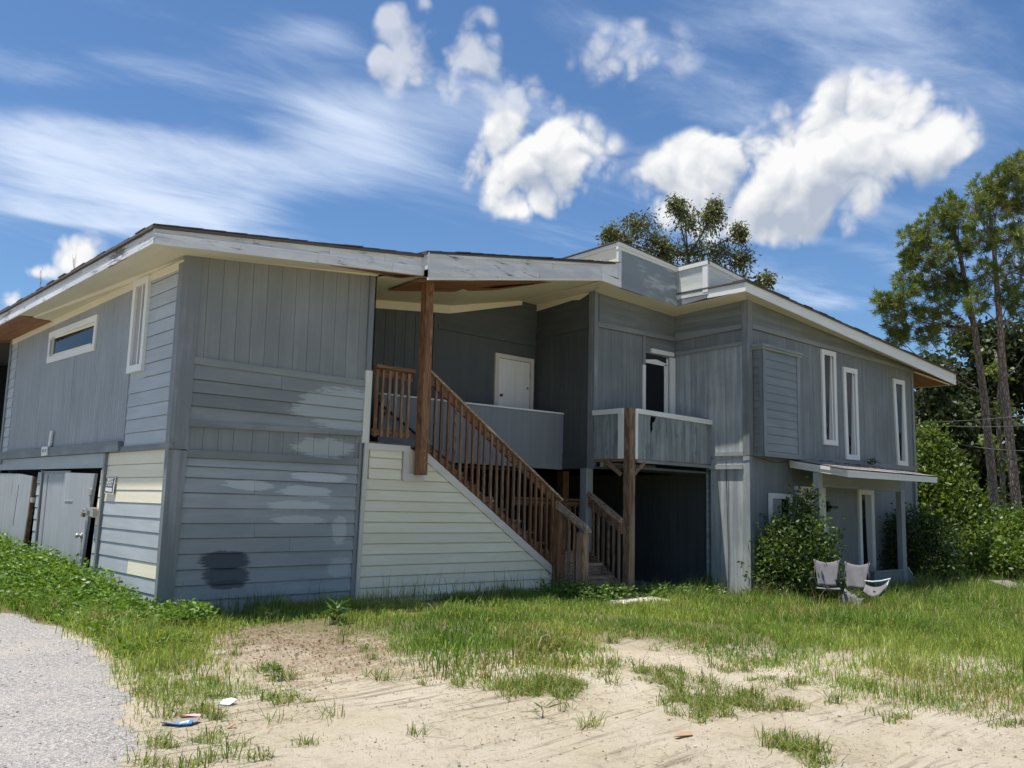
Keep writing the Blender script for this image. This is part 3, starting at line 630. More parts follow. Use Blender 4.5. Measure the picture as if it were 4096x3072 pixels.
# --- front-left wall
zl = lambda x: 4.78+0.098*(x-4.66)
H('corner_board', FW, [(XA-0.04, 2.215), (4.655, 2.21), (4.665, 4.80), (XA-0.02, 4.78)], -0.012, 0.035, 'trimgrey', 'v')
H('corner_board', LW, [(YF-0.036, 2.215), (11.475, 2.21), (11.475, 4.66), (YF-0.036, 4.66)], -0.012, 0.034, 'trimgrey', 'v')
H('corner_board', FW, [(XA-0.06, -0.15), (4.60, -0.15), (4.645, 2.195), (XA-0.035, 2.195)], -0.012, 0.05, 'trimgrey', 'v')
H('corner_board', LW, [(YF-0.052, -0.15), (11.40, -0.15), (11.42, 2.195), (YF-0.052, 2.195)], -0.012, 0.05, 'trimgrey', 'v')
gx_ = [4.665, 4.785, 5.0, 5.215, 5.43, 5.65, 5.865, 6.09, 6.31, 6.53, 6.75, 6.96, 7.17, 7.315]
for i in range(len(gx_)-1):
    x0, x1 = gx_[i]+0.004, gx_[i+1]-0.002
    H('wall_plank', FW, [(x0, 3.40), (x1, 3.39), (x1-0.012, zl(x1)+0.03), (x0-0.012, zl(x0)+0.03)], -0.012, -0.005, 'plank', 'v')
H('band_board', FW, [(4.655, 3.338), (7.31, 3.318), (7.31, 3.41), (4.655, 3.432)], -0.012, 0.03, 'front')
for zb, zt in ((3.14, 3.345), (2.967, 3.14), (2.788, 2.967), (2.585, 2.788)):
    if zb > 3.1:
        lap(FW, 4.66, 5.93, zb, zt, 'front', house, zb1=zb-0.006); lap(FW, 5.934, 7.31, zb-0.006, zt-0.008, 'front', house)
    else: lap(FW, 4.66, 7.30, zb, zt, 'front', house, zb1=zb+0.004, zt1=zt-0.004)
H('band_board', FW, [(4.645, 2.512), (6.0, 2.545), (7.285, 2.575), (7.285, 2.645), (6.0, 2.625), (4.645, 2.60)], -0.012, 0.042, 'trimgrey')
gx2 = [4.65, 4.86, 5.07, 5.28, 5.55, 5.80, 6.02, 6.25, 6.5, 6.75, 7.0, 7.2, 7.29]
for i in range(len(gx2)-1): H('wall_plank', FW, rect(gx2[i]+0.004, gx2[i+1]-0.002, 2.19, 2.56), -0.012, -0.004, 'plank', 'v')
H('band_board', FW, [(4.645, 2.112), (7.27, 2.135), (7.27, 2.235), (4.645, 2.21)], -0.012, 0.036, 'front')
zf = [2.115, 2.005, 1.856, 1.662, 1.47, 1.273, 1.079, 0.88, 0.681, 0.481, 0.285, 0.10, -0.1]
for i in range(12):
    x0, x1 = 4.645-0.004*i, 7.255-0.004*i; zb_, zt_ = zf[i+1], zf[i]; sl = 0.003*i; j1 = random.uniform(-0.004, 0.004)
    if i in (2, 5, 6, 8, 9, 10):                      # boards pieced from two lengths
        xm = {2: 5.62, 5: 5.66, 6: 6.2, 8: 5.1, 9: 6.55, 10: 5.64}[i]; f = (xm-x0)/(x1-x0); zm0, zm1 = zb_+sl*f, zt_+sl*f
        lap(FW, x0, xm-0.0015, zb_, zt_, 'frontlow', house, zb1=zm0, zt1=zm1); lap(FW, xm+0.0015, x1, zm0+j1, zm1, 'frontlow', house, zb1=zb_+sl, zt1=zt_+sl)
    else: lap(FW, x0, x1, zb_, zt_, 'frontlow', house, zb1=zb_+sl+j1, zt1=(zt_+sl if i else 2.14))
H('corner_board', FW, [(7.31, 3.57), (7.42, 3.575), (7.425, 5.06), (7.315, 5.045)], -0.012, 0.03, 'trimgrey', 'v')
H('corner_board', FW, [(7.29, 2.47), (7.41, 2.475), (7.42, 3.575), (7.31, 3.57)], -0.012, 0.033, 'peelwhite', 'v')
H('corner_board', FW, [(7.21, -0.1), (7.28, -0.1), (7.30, 2.47), (7.255, 2.47)], -0.012, 0.03, 'grey', 'v')
H('corner_board', ('X', 7.41), rect(YF-0.03, YF+0.12, 2.47, 5.05), -0.01, 0.012, 'grey', 'v')
# --- lobby behind the stair
H('wall', ('y', YB), [(7.40, 2.3), (XP+0.05, 2.3), (XP+0.05, 5.86), (12.37, 5.86), (10.5, 5.45), (7.40, 5.10)], -0.14, -0.01, 'shadegrey')
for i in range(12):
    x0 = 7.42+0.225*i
    if x0 < 10.0: H('wall_plank', ('y', YB), rect(x0+0.004, x0+0.22, 2.42, 5.12), -0.012, 0.006, 'shadegrey', 'v')
H('trim_board', ('y', YB), rect(10.09, 10.20, 2.4, 5.3), -0.01, 0.022, 'shadegrey', 'v')
H('trim_board', ('y', YB), rect(10.21, 12.80, 4.925, 5.02), -0.01, 0.022, 'shadegrey')
H('wall_panel', ('y', YB), rect(10.21, 12.80, 2.4, 4.92), -0.012, 0.005, 'shadegrey', 'v')
H('frieze_board', ('y', YB), [(7.42, 4.99), (8.76, 5.08), (10.475, 5.265), (10.475, 5.43), (8.76, 5.24), (7.42, 5.11)], -0.01, 0.03, 'soffit')
H('frieze_board', ('y', YB), [(10.475, 5.265), (12.37, 5.76), (12.37, 5.86), (10.475, 5.43)], -0.01, 0.03, 'soffit')
hd = slab('hatch_door', ('y', YB), rect(11.775, 12.63, 3.30, 4.555), 0.0, 0.03, 'white', house, 'v'); tag(hd, 'plain white door with a keyhole beside the lobby corner')
slab('casing', ('y', YB), rect(11.66, 11.765, 3.30, 4.65), 0.005, 0.045, 'pinkish', hd, 'v'); slab('casing', ('y', YB), rect(12.64, 12.735, 3.30, 4.65), 0.005, 0.045, 'pinkish', hd, 'v')
slab('casing', ('y', YB), rect(11.765, 12.64, 4.565, 4.65), 0.005, 0.044, 'pinkish', hd)
lathe('door_knob', (11.83, YB-0.035, 3.80), (0, -1, 0), [(0, 0.03), (0.01, 0.03), (0.015, 0.02), (0.05, 0.028), (0.06, 0.0)], 'brass', hd)
lathe('keyhole_plate', (12.57, YB-0.032, 4.02), (0, -1, 0), [(0, 0.03), (0.008, 0.028), (0.01, 0.0)], 'metal', hd)
slab('hinge', ('y', YB), rect(12.622, 12.65, 4.25, 4.36), 0.03, 0.048, 'metal', hd)
# lobby parapet along the stair, deck floor
MAT['railwall'] = paint('grey_parapet_paint', (0.19, 0.208, 0.22), (0.215, 0.233, 0.245), board_var=0.02)
pw = slab('parapet', ('y', YP), [(8.386, 2.335), (12.82, 2.335), (12.82, 3.445), (8.386, 3.40)], -0.12, 0, 'railwall', house, 'v')
slab('cap', ('y', YP), [(8.37, 3.402), (12.82, 3.447), (12.82, 3.475), (8.37, 3.43)], -0.14, 0.02, 'white', pw)
slab('joint', ('y', YP), rect(10.15, 10.165, 2.335, 3.42), -0.001, 0.006, 'shadegrey', pw, 'v')
H('floor_slab', ('z', 2.40), [(7.40, YP+0.02), (XP, YP+0.02), (XP, 18), (7.40, 18)], -0.06, 0.02, 'dark')
H('floor_slab', ('z', 2.40), [(XP, YG+0.02), (23, YG+0.02), (23, 18), (XP, 18)], -0.06, 0.02, 'dark')
# --- wall between lobby and balcony (faces left), grey column below
PW = ('x', XP)
H('wall', PW, [(YG, 2.345), (YB+0.05, 2.345), (YB+0.05, 5.85), (YG, 5.88)], -0.14, -0.01, 'shadegrey')
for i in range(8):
    y0 = 11.89+0.19*i; H('wall_plank', PW, rect(y0+0.003, min(y0+0.187, YB), 2.66, 5.10), -0.012, 0.005, 'shadegrey', 'v')
H('trim_board', PW, [(11.89, 5.145), (YB, 5.08), (YB, 5.195), (11.89, 5.255)], -0.01, 0.022, 'shadegrey')
H('trim_board', PW, rect(11.86, 12.60, 2.345, 2.66), -0.01, 0.025, 'shadegrey')
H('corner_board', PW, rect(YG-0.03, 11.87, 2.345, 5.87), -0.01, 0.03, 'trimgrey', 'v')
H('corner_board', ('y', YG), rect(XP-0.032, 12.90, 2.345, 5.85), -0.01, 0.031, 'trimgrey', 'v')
gcx = box('column', 12.68, 12.87, YG+0.03, YG+0.19, -0.2, 2.345, 'grey', house, 2)
# --- balcony door wall
GW = ('y', YG)
H('wall', GW, [(XP+0.02, 2.45), (XH, 2.45), (XH, 5.78), (XP+0.02, 5.86)], -0.14, -0.01, 'worn')
gxx = [12.90, 13.35, 13.80, 14.31]
for i in range(3): H('wall_panel', GW, rect(gxx[i]+(0.003 if i else 0.0), gxx[i+1]-0.002, 2.6, 5.16), -0.012, 0.004, 'worn', 'v')
H('trim_board', GW, [(12.90, 5.155), (15.37, 5.215), (15.37, 5.30), (12.90, 5.255)], -0.01, 0.045, 'grey')
H('trim_board', GW, rect(14.315, 14.40, 4.57, 5.19), -0.01, 0.024, 'grey', 'v')
bd = slab('balcony_door', GW, rect(14.40, 15.17, 2.62, 4.79), -0.01, 0.012, 'white', house, 'v'); tag(bd, 'white balcony door with a tall dark glass pane')
slab('casing', GW, rect(14.31, 14.40, 2.62, 4.57), -0.01, 0.028, 'white', bd, 'v'); slab('casing', GW, rect(15.23, 15.40, 2.62, 4.84), -0.01, 0.03, 'white', bd, 'v')
slab('casing', GW, [(14.60, 4.86), (15.345, 4.87), (15.345, 4.955), (14.60, 4.955)], -0.01, 0.04, 'white', bd)
slab('head_gap', GW, [(14.40, 4.70), (15.10, 4.66), (15.10, 4.82), (14.40, 4.84)], 0.012, 0.016, 'dark', bd)
slab('pane', GW, rect(14.41, 15.015, 2.75, 4.625), 0.012, 0.02, 'glass', bd)
slab('sash', GW, rect(15.02, 15.10, 2.62, 4.66), 0.012, 0.03, 'white', bd, 'v'); slab('sash', GW, [(14.40, 4.625), (15.10, 4.625), (15.10, 4.68), (14.75, 4.735), (14.40, 4.69)], 0.012, 0.03, 'white', bd)
# --- right pier wall (faces left)
HW = ('x', XH)
H('wall', HW, [(YE, 2.70), (YG+0.02, 2.70), (YG+0.02, 5.82), (YE, 5.88)], -0.14, -0.01, 'worn')
hy = [10.06, 10.47, 10.90, 11.32, 11.74]
for i in range(4): H('wall_panel', HW, rect(hy[i]+(0.004 if i else 0), hy[i+1]-0.002, 2.78, 5.0), -0.012, 0.005, 'pier', 'v')
H('trim_board', HW, [(10.05, 5.286), (YG, 5.222), (YG, 5.40), (10.05, 5.37)], -0.01, 0.045, 'grey')
H('trim_board', HW, [(10.05, 4.949), (YG, 4.892), (YG, 4.982), (10.05, 5.019)], -0.01, 0.045, 'grey')
H('wall_panel', HW, rect(10.05, YG, 5.01, 5.26), -0.012, 0.003, 'worn', 'v')
H('band_board', HW, rect(10.05, 10.84, 2.70, 2.775), -0.01, 0.035, 'pier'); H('band_board', HW, rect(10.05, 10.84, 2.43, 2.52), -0.01, 0.06, 'pier')
H('wall_panel', HW, rect(10.05, 10.84, 2.52, 2.70), -0.012, 0.0, 'pier', 'v')
H('wall', HW, rect(YE, 10.84, -0.4, 2.72), -0.14, -0.012, 'pier')
hy = [10.055, 10.40, 10.61, 10.84]
for i in range(3): H('wall_plank', HW, rect(hy[i]+(0.004 if i else 0), hy[i+1]-0.002, -0.4, 2.43), -0.012, 0.006, 'pier', 'v')
H('corner_board', HW, rect(YE-0.03, 10.05, 2.69, 5.88), -0.01, 0.03, 'trimgrey', 'v'); H('corner_board', HW, rect(YE-0.03, 10.05, -0.4, 2.685), -0.01, 0.034, 'pier', 'v')
tubes('cable', [([(XH-0.06, 10.43, 2.6), (XH-0.03, 10.43, 1.6), (XH-0.03, 10.41, 0.7), (XH-0.03, 10.42, -0.2)], [0.007]*4)], 'wire', house, 5)
tubes('cable', [([(XH-0.05, 10.85, 2.66), (XH-0.06, 10.45, 2.64), (XH-0.06, 9.9, 2.70), (XH+0.2, 9.88, 2.68), (16.4, 9.88, 2.60), (17.0, 9.88, 2.66)], [0.007]*6)], 'wire', house, 5)
# open bay under the lobby: its right wall, back wall and ceiling
CW = ('x', 15.62)
H('wall', CW, rect(10.84, 18, -0.4, 2.5), -0.1, -0.008, 'shadegrey')
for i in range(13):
    y0 = 10.86+0.235*i; H('wall_plank', CW, rect(y0+0.004, y0+0.23, 0.02, 2.36), -0.01, 0.006, 'shadegrey', 'v')
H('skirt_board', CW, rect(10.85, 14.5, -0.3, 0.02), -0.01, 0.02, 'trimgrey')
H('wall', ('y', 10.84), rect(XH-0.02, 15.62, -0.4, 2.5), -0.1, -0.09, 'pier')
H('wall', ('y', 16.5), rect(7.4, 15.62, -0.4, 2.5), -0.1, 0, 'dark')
H('ceiling', ('z', 2.36), [(XP, 10.86), (15.6, 10.86), (15.6, 16.5), (XP, 16.5)], -0.02, 0.02, 'shadegrey')
beam('beam', (12.95, 11.62, 2.43), (14.55, 11.62, 2.43), 0.09, 0.09, 'soffit', house)
box('post', 13.40, 13.58, 13.1, 13.28, -0.2, 2.36, 'wood', house, 2)
# --- balcony
BW = ('y', 10.82)
bx = [13.06, 13.46, 13.94, 14.42, 14.90, 15.43]
def bslab(name, pl, pts, t0, t1, mat, gr='v'):
    return slab(name, pl, pts, t0, t1, mat, house, gr)
MAT['balc'] = paint('grey_paint_flaking', (0.17, 0.192, 0.198), (0.31, 0.338, 0.338), 0.40, 0.66, streak=(0.5, 8), board_var=0.03, wash=((0.11, 0.13, 0.145), (8, 8, 1.6), 0.52, 0.60, 0.7))
for i in range(5):
    x0, x1 = bx[i], bx[i+1]
    if i == 0: pts = [(x0, 2.52), (x1-0.002, 2.525), (x1-0.012, 3.02), (x1-0.03, 3.2), (x1-0.005, 3.39), (x0, 3.385)]
    elif i == 1: pts = [(x0+0.002, 2.525), (x1-0.002, 2.53), (x1-0.002, 3.40), (x0+0.16, 3.385), (x0+0.13, 3.28), (x0+0.06, 3.24), (x0+0.07, 3.12), (x0+0.006, 3.02)]
    else: pts = [(x0+0.002, 2.53), (x1-0.002, 2.54), (x1-0.002, 3.40), (x0+0.002, 3.40)]
    bslab('balcony_panel', BW, pts, -0.02, 0.0, 'balc')
bslab('balcony_panel', ('x', 12.80), rect(11.07, 11.70, 2.52, 3.40), -0.02, 0.0, 'balc')
H('balcony_cap', BW, [(13.05, 3.385), (15.43, 3.355), (15.43, 3.45), (13.05, 3.475)], -0.12, 0.03, 'white')
H('balcony_cap', ('x', 12.80), rect(10.95, 11.72, 3.375, 3.47), -0.12, 0.03, 'white')
H('balcony_top', BW, [(13.8, 3.45), (15.43, 3.44), (15.43, 3.50), (14.6, 3.50)], -0.20, -0.1, 'trimgrey')
H('balcony_stile', BW, rect(12.965, 13.055, 2.52, 3.47), -0.03, 0.02, 'white', 'v'); H('balcony_stile', ('x', 12.80), rect(10.93, 11.065, 2.52, 3.47), -0.03, 0.02, 'white', 'v')
H('balcony_floor', ('z', 2.50), [(12.83, 10.84), (XH, 10.84), (XH, YG), (12.83, YG)], -0.03, 0.05, 'deckwood')
H('balcony_edge', BW, rect(13.05, 15.43, 2.455, 2.515), -0.05, 0.0, 'trimgrey')
bp_ = box('balcony_post', 12.795, 12.955, 10.785, 10.935, -0.25, 3.47, 'oldwood', house, 2)
beam('brace', (12.96, 10.84, 2.22), (13.28, 10.84, 2.47), 0.05, 0.07, 'oldwood', house); beam('brace', (12.74, 10.95, 2.22), (12.74, 11.30, 2.47), 0.05, 0.07, 'oldwood', house)
# --- right front (long gable side)
EW = ('y', YE)
H('wall', EW, [(XH+0.02, 2.70), (23.05, 2.72), (23.05, 5.40), (XH+0.02, 5.88)], -0.14, -0.01, 'worn')
MAT['lower'] = paint('grey_paint_lower', (0.16, 0.178, 0.185), (0.195, 0.213, 0.22), board_var=0.03)
H('wall', EW, rect(XH+0.02, 23.05, -0.5, 2.72), -0.16, -0.03, 'lower', 'v')
H('corner_board', EW, [(XH-0.032, 2.69), (15.56, 2.69), (15.56, 5.87), (XH-0.032, 5.88)], -0.01, 0.031, 'trimgrey', 'v'); H('corner_board', EW, rect(XH-0.032, 15.56, -0.4, 2.685), -0.01, 0.033, 'trimgrey', 'v')
exs = [17.05, 17.55, 18.0, 18.42, 18.9, 19.38, 19.86, 20.34, 20.82, 21.3, 21.78, 22.26, 22.75, 22.95]
for i in range(len(exs)-1):
    H('wall_panel', EW, rect(exs[i]+0.004, exs[i+1]-0.002, 2.78, 5.28), -0.012, 0.004, 'worn', 'v')
H('wall_panel', EW, rect(15.56, 17.046, 2.78, 5.28), -0.012, 0.002, 'worn', 'v')
H('band_board', EW, [(15.56, 5.29), (22.95, 5.27), (22.95, 5.36), (15.56, 5.39)], -0.01, 0.045, 'grey')
H('band_board', EW, [(17.0, 2.70), (23.0, 2.72), (23.0, 2.83), (17.0, 2.80)], -0.01, 0.022, 'trimgrey')
H('corner_board', EW, rect(22.95, 23.06, -0.4, 5.38), -0.01, 0.03, 'grey', 'v')
H('wall', ('X', 23.05), [(YE+0.02, -0.5), (18, -0.5), (18, 5.4), (YE+0.02, 5.4)], -0.14, 0, 'grey')
H('wall', ('Y', 18.0), rect(12, 23, -0.4, 6.0), -0.14, 0, 'grey')
for (o4, nm) in (([(18.345, 3.105), (18.985, 3.11), (18.985, 5.26), (18.335, 5.25)], 'first tall slit window of the gable wall, highest set'),
                 ([(19.36, 2.83), (20.0, 2.835), (19.99, 4.985), (19.325, 4.965)], 'middle slit window of the gable wall'),
                 ([(21.98, 2.825), (22.555, 2.82), (22.51, 4.99), (21.89, 4.985)], 'slit window at the far end of the gable wall')):
    w = window(EW, o4, 0.115, depth=0.045, pane_t=0.012); tag(w, nm)
    a0 = o4[0][0]; z0 = o4[0][1]; zt = o4[2][1]
    slab('curtain', EW, [(a0+0.27, z0+0.12), (a0+0.52, z0+0.12), (a0+0.50, zt-0.18), (a0+0.39, zt-0.18)], 0.012, 0.022, 'curtain', w, 'v')
    slab('sash_bar', EW, [(a0+0.43, z0+0.12), (a0+0.46, z0+0.12), (a0+0.44, zt-0.12), (a0+0.41, zt-0.12)], 0.012, 0.034, 'white', w, 'v')
# bay with lap siding
YBAY = 9.72
MAT['bay'] = paint('grey_bay_paint', (0.18, 0.21, 0.222), (0.24, 0.27, 0.28), board_var=0.07)
bay = box('bay_core', 15.60, 17.02, YBAY, YE, 2.70, 4.90, 'grey', house, 0)
BF, BL = ('y', YBAY), ('x', 15.60)
n = 12; hb = (4.84-2.80)/n
for i in range(n):
    lap(BF, 15.73, 16.92, 2.80+i*hb, 2.80+(i+1)*hb, 'bay', house, pb=0.02, back=0)
    lap(BL, YBAY+0.02, YE, 2.80+i*hb, 2.80+(i+1)*hb, 'worn', house, pb=0.02, back=0)
H('corner_board', BF, rect(15.58, 15.73, 2.78, 4.86), 0, 0.03, 'trimgrey', 'v'); H('corner_board', BL, rect(YBAY-0.03, YBAY+0.05, 2.78, 4.86), 0, 0.03, 'trimgrey', 'v')
H('corner_board', BF, rect(16.92, 17.03, 2.78, 4.86), 0, 0.03, 'trimgrey', 'v')
H('band_board', BF, rect(15.57, 17.04, 2.69, 2.79), 0, 0.04, 'grey'); H('band_board', BL, rect(YBAY-0.04, YE, 2.69, 2.79), 0, 0.035, 'worn')
H('crown_board', BF, rect(15.54, 17.07, 4.85, 4.90), -0.25, 0.06, 'grey'); H('crown_board', BF, rect(15.51, 17.10, 4.90, 4.95), -0.25, 0.09, 'grey')
# lower windows and doors of the gable side
lw = window(EW, [(16.14, 0.7), (17.02, 0.7), (17.016, 1.975), (16.135, 1.978)], 0.11, depth=0.03, pane_t=-0.01); tag(lw, 'small white-cased window behind the bush')
slab('curtain', EW, rect(16.28, 16.62, 0.8, 1.86), -0.012, 0.0, 'curtain', lw, 'v')
ld = slab('front_door', EW, rect(17.30, 18.28, -0.3, 2.03), -0.03, 0.0, 'cream', house, 'v'); tag(ld, 'pale entry door behind the bush under the awning')
slab('casing', EW, rect(17.19, 17.30, -0.3, 2.15), -0.03, 0.03, 'white', ld, 'v'); slab('casing', EW, rect(18.28, 18.39, -0.3, 2.15), -0.03, 0.03, 'white', ld, 'v'); slab('casing', EW, rect(17.30, 18.28, 2.04, 2.15), -0.03, 0.029, 'white', ld)
rd = slab('glazed_door', EW, rect(20.03, 20.55, -0.25, 2.07), -0.03, -0.012, 'dark', house, 'v'); tag(rd, 'narrow dark sidelight door with white casing and hanging curtain')
slab('casing', EW, rect(19.93, 20.05, -0.3, 2.18), -0.03, 0.03, 'white', rd, 'v'); slab('casing', EW, rect(20.54, 20.68, -0.3, 2.18), -0.03, 0.03, 'white', rd, 'v'); slab('casing', EW, rect(20.05, 20.54, 2.05, 2.18), -0.03, 0.029, 'white', rd)
slab('pane', EW, rect(20.05, 20.36, 0.05, 2.05), -0.012, -0.006, 'glass', rd); slab('curtain', EW, [(20.36, 0.05), (20.54, 0.05), (20.54, 2.05), (20.27, 2.05), (20.30, 1.2)], -0.012, 0.004, 'curtain', rd, 'v')
slab('threshold', EW, rect(20.0, 20.6, -0.3, 0.03), -0.03, 0.05, 'white', rd)
lm = box('wall_lamp', 18.50, 18.60, YE-0.02, YE+0.05, 1.62, 1.86, 'black', house, 2); box('lamp_arm', 18.52, 18.80, YE-0.10, YE-0.02, 1.70, 1.76, 'black', lm, 0)
text('house_number', '0', 0.28, 'white', house, Matrix.Translation((18.50, YE-0.0, 1.20)) @ Matrix.Rotation(R(90), 4, 'X'), 0.012, 0.006, 0.8)
# ------------------------------------------------------------------ roofs, eaves, fascia
def sheet(name, pts, th, mat, parent=None, gdir=(1, 0)):
    """flat-ish polygon given by 3-D points, thickened downwards"""
    n = len(pts); V = list(pts) + [(x, y, z-th) for x, y, z in pts]
    F = [tuple(range(n)), tuple(range(n, 2*n))] + [(i, (i+1) % n, n+(i+1) % n, n+i) for i in range(n)]
    r = random.uniform(0, 40)
    gc = [(x*gdir[0]+y*gdir[1]+r, x*gdir[1]-y*gdir[0]+r, z) for x, y, z in V]
    return mk(name, V, F, MAT[mat], parent or house, gc)
def vslab(name, p0, p1, pts, t0, t1, mat, parent=None, grain='h'):
    """upright slab on the line p0-p1 (x,y); pts are (distance, z); t is outwards (to the right of p0->p1 seen from above)"""
    dx, dy = p1[0]-p0[0], p1[1]-p0[1]; L = math.hypot(dx, dy); dx /= L; dy /= L; nx_, ny_ = dy, -dx
    n = len(pts); V = []; gc = []; r = random.uniform(0, 40)
    for t in (t0, t1):
        for a, z in pts: V.append((p0[0]+dx*a+nx_*t, p0[1]+dy*a+ny_*t, z)); gc.append((a+r, z+r, t) if grain == 'h' else (z+r, a+r, t))
    F = [tuple(range(n)), tuple(range(n, 2*n))] + [(i, (i+1) % n, n+(i+1) % n, n+i) for i in range(n)]
    return mk(name, V, F, MAT[mat], parent or house, gc)
def fboard(p0, p1, b0, b1, t0, t1, out, mat='fascia', pieces=1, name='fascia_board', thick=0.03, jit=0.004):
    """fascia board from p0 to p1: lower edge b0->b1, upper edge t0->t1, cut into pieces"""
    L = math.hypot(p1[0]-p0[0], p1[1]-p0[1]); c = [0] + sorted(random.uniform(0.25, 0.75)*L/pieces + L*k/pieces for k in range(1, pieces)) + [L]
    for i in range(pieces):
        a0, a1 = c[i], c[i+1]-0.004; f0, f1 = a0/L, a1/L; j = random.uniform(0, jit)
        vslab(name, p0, p1, [(a0, b0+(b1-b0)*f0), (a1, b0+(b1-b0)*f1), (a1, t0+(t1-t0)*f1), (a0, t0+(t1-t0)*f0)], out-thick, out+j, mat)
def shingles(p0, p1, z0, z1, n, roof, depth=0.32, th=0.012, out=0.02, rise=0.0):
    """the visible edge course: each shingle a piece, slightly uneven"""
    dx, dy = p1[0]-p0[0], p1[1]-p0[1]; L = math.hypot(dx, dy); dx /= L; dy /= L; nx_, ny_ = dy, -dx
    for i in range(n):
        a0, a1 = L*i/n-0.01, L*(i+1)/n+0.02; j = random.uniform(-0.004, 0.012); k = random.uniform(-0.01, 0.02); V = []
        for t, zz in ((out+k, 0), (out-depth, rise*depth)):
            for a in (a0, a1):
                z = z0+(z1-z0)*a/L + zz + j + (0.006 if a == a1 else 0)
                V += [(p0[0]+dx*a+nx_*t, p0[1]+dy*a+ny_*t, z), (p0[0]+dx*a+nx_*t, p0[1]+dy*a+ny_*t, z+th)]
        mk('shingle', V, [(0, 1, 3, 2), (4, 5, 7, 6), (0, 1, 5, 4), (2, 3, 7, 6), (0, 2, 6, 4), (1, 3, 7, 5)], MAT['shingle'], roof)
# left wing
c0 = (3.80, 10.73)                        # front-left eave corner
bF = lambda x: 4.646+0.0975*(x-3.83)
tF = lambda x: 4.846+0.12*(x-3.76)
roofL = sheet('roof', [(3.76, 10.70, tF(3.76)+0.02), (7.95, 10.70, tF(7.95)+0.02), (7.95, 20.9, tF(7.95)+0.02), (3.76, 20.9, tF(3.76)+0.02)], 0.03, 'shingle')
fboard((3.80, 10.73), (7.86, 10.73), bF(3.8), bF(7.86), bF(3.8)+0.125, bF(7.86)+0.125, 0.012, pieces=3)
fboard((3.80, 10.76), (7.86, 10.76), bF(3.8)+0.05, bF(7.86)+0.06, tF(3.8), tF(7.86), 0.012, pieces=4)
fboard((3.80, 10.73), (7.80, 10.73), bF(3.8)+0.125, bF(7.8)+0.125, bF(3.8)+0.137, bF(7.8)+0.137, 0.02, mat='pink_drip', name='drip_edge', thick=0.04, jit=0.0)
fboard((3.80, 20.7), (3.80, 10.715), 4.63, 4.646, 4.735, 4.75, 0.012, pieces=4)
fboard((3.83, 20.7), (3.83, 10.76), 4.70, 4.715, 4.845, 4.855, 0.012, pieces=5)
shingles((3.80, 20.8), (3.80, 10.72), 4.868, 4.875, 34, roofL, rise=0.12)
shingles((3.78, 10.72), (7.9, 10.72), tF(3.78)+0.022, tF(7.9)+0.022, 14, roofL)
sheet('soffit', [(3.81, 10.74, 4.66), (XA+0.03, YF-0.0, 4.77), (XA+0.03, YF+0.7, 4.715), (XA+0.03, 20.6, 4.70), (3.81, 20.6, 4.645)], 0.012, 'soffit', gdir=(0, 1))
sheet('soffit', [(3.81, 10.74, 4.662), (7.86, 10.74, bF(7.86)+0.008), (7.60, YF+0.02, 5.118), (4.70, YF+0.02, 4.835), (XA+0.03, YF+0.0, 4.772)], 0.012, 'soffit')
sheet('soffit_ply', [(3.815, 16.9, 4.650), (XA+0.02, 17.3, 4.688), (XA+0.02, 20.5, 4.684), (3.815, 20.5, 4.648)], 0.012, 'ply', gdir=(0, 1))
sheet('soffit_ply', [(6.25, 10.75, bF(6.25)+0.002), (7.84, 10.75, bF(7.84)+0.002), (7.70, 11.15, 5.075), (7.2, 10.98, 5.0)], 0.012, 'ply')
vslab('frieze_board', (4.62, YF), (7.45, YF), [(0, zl(4.62)-0.0), (2.82, zl(7.44)-0.0), (2.82, zl(7.44)+0.055), (0, zl(4.62)+0.055)], 0.0, 0.045, 'soffit')
# porch roof over the stair
q0, q1 = (7.87, 10.63), (12.36, 11.16)
Lq = math.hypot(q1[0]-q0[0], q1[1]-q0[1])
bP = lambda x: 4.957+0.2095*(x-7.88)
tP = lambda x: 5.385+0.192*(x-7.88)
fboard(q0, q1, bP(7.87), bP(12.36), bP(7.87)+0.045, bP(12.36)+0.045, 0.012, pieces=2, mat='white')
fboard(q0, q1, bP(7.87)+0.045, bP(12.36)+0.045, bP(7.87)+0.17, bP(12.36)+0.15, 0.03, pieces=4)
fboard(q0, q1, bP(7.87)+0.16, bP(12.36)+0.15, tP(7.87), tP(12.36)-0.0, 0.0, pieces=2)
fboard(q0, q1, tP(7.87)-0.07, tP(12.36)-0.06, tP(7.87), tP(12.36), 0.018, pieces=2)
vslab('fascia_board', (7.87, 10.95), (7.87, 10.60), [(0, 5.12), (0.345, 5.12), (0.345, tP(7.87)), (0, tP(7.87)-0.02)], 0, 0.03, 'fascia')
fboard((12.36, 11.16), (12.96, 11.18), 6.05, 6.05, 6.31, 6.36, 0.0)
fboard((12.36, 11.16), (12.96, 11.18), bP(12.36), 5.875, 6.06, 6.0, 0.02, mat='white')
roofP = sheet('roof', [(7.80, 10.60, tP(7.80)+0.01), (12.95, 11.19, tP(12.95)+0.01), (12.95, 18.4, tP(12.95)+0.01), (7.80, 18.4, tP(7.80)+0.01)], 0.03, 'shingle')
shingles((7.82, 10.61), (12.93, 11.19), tP(7.82)+0.012, tP(12.93)+0.012, 17, roofP)
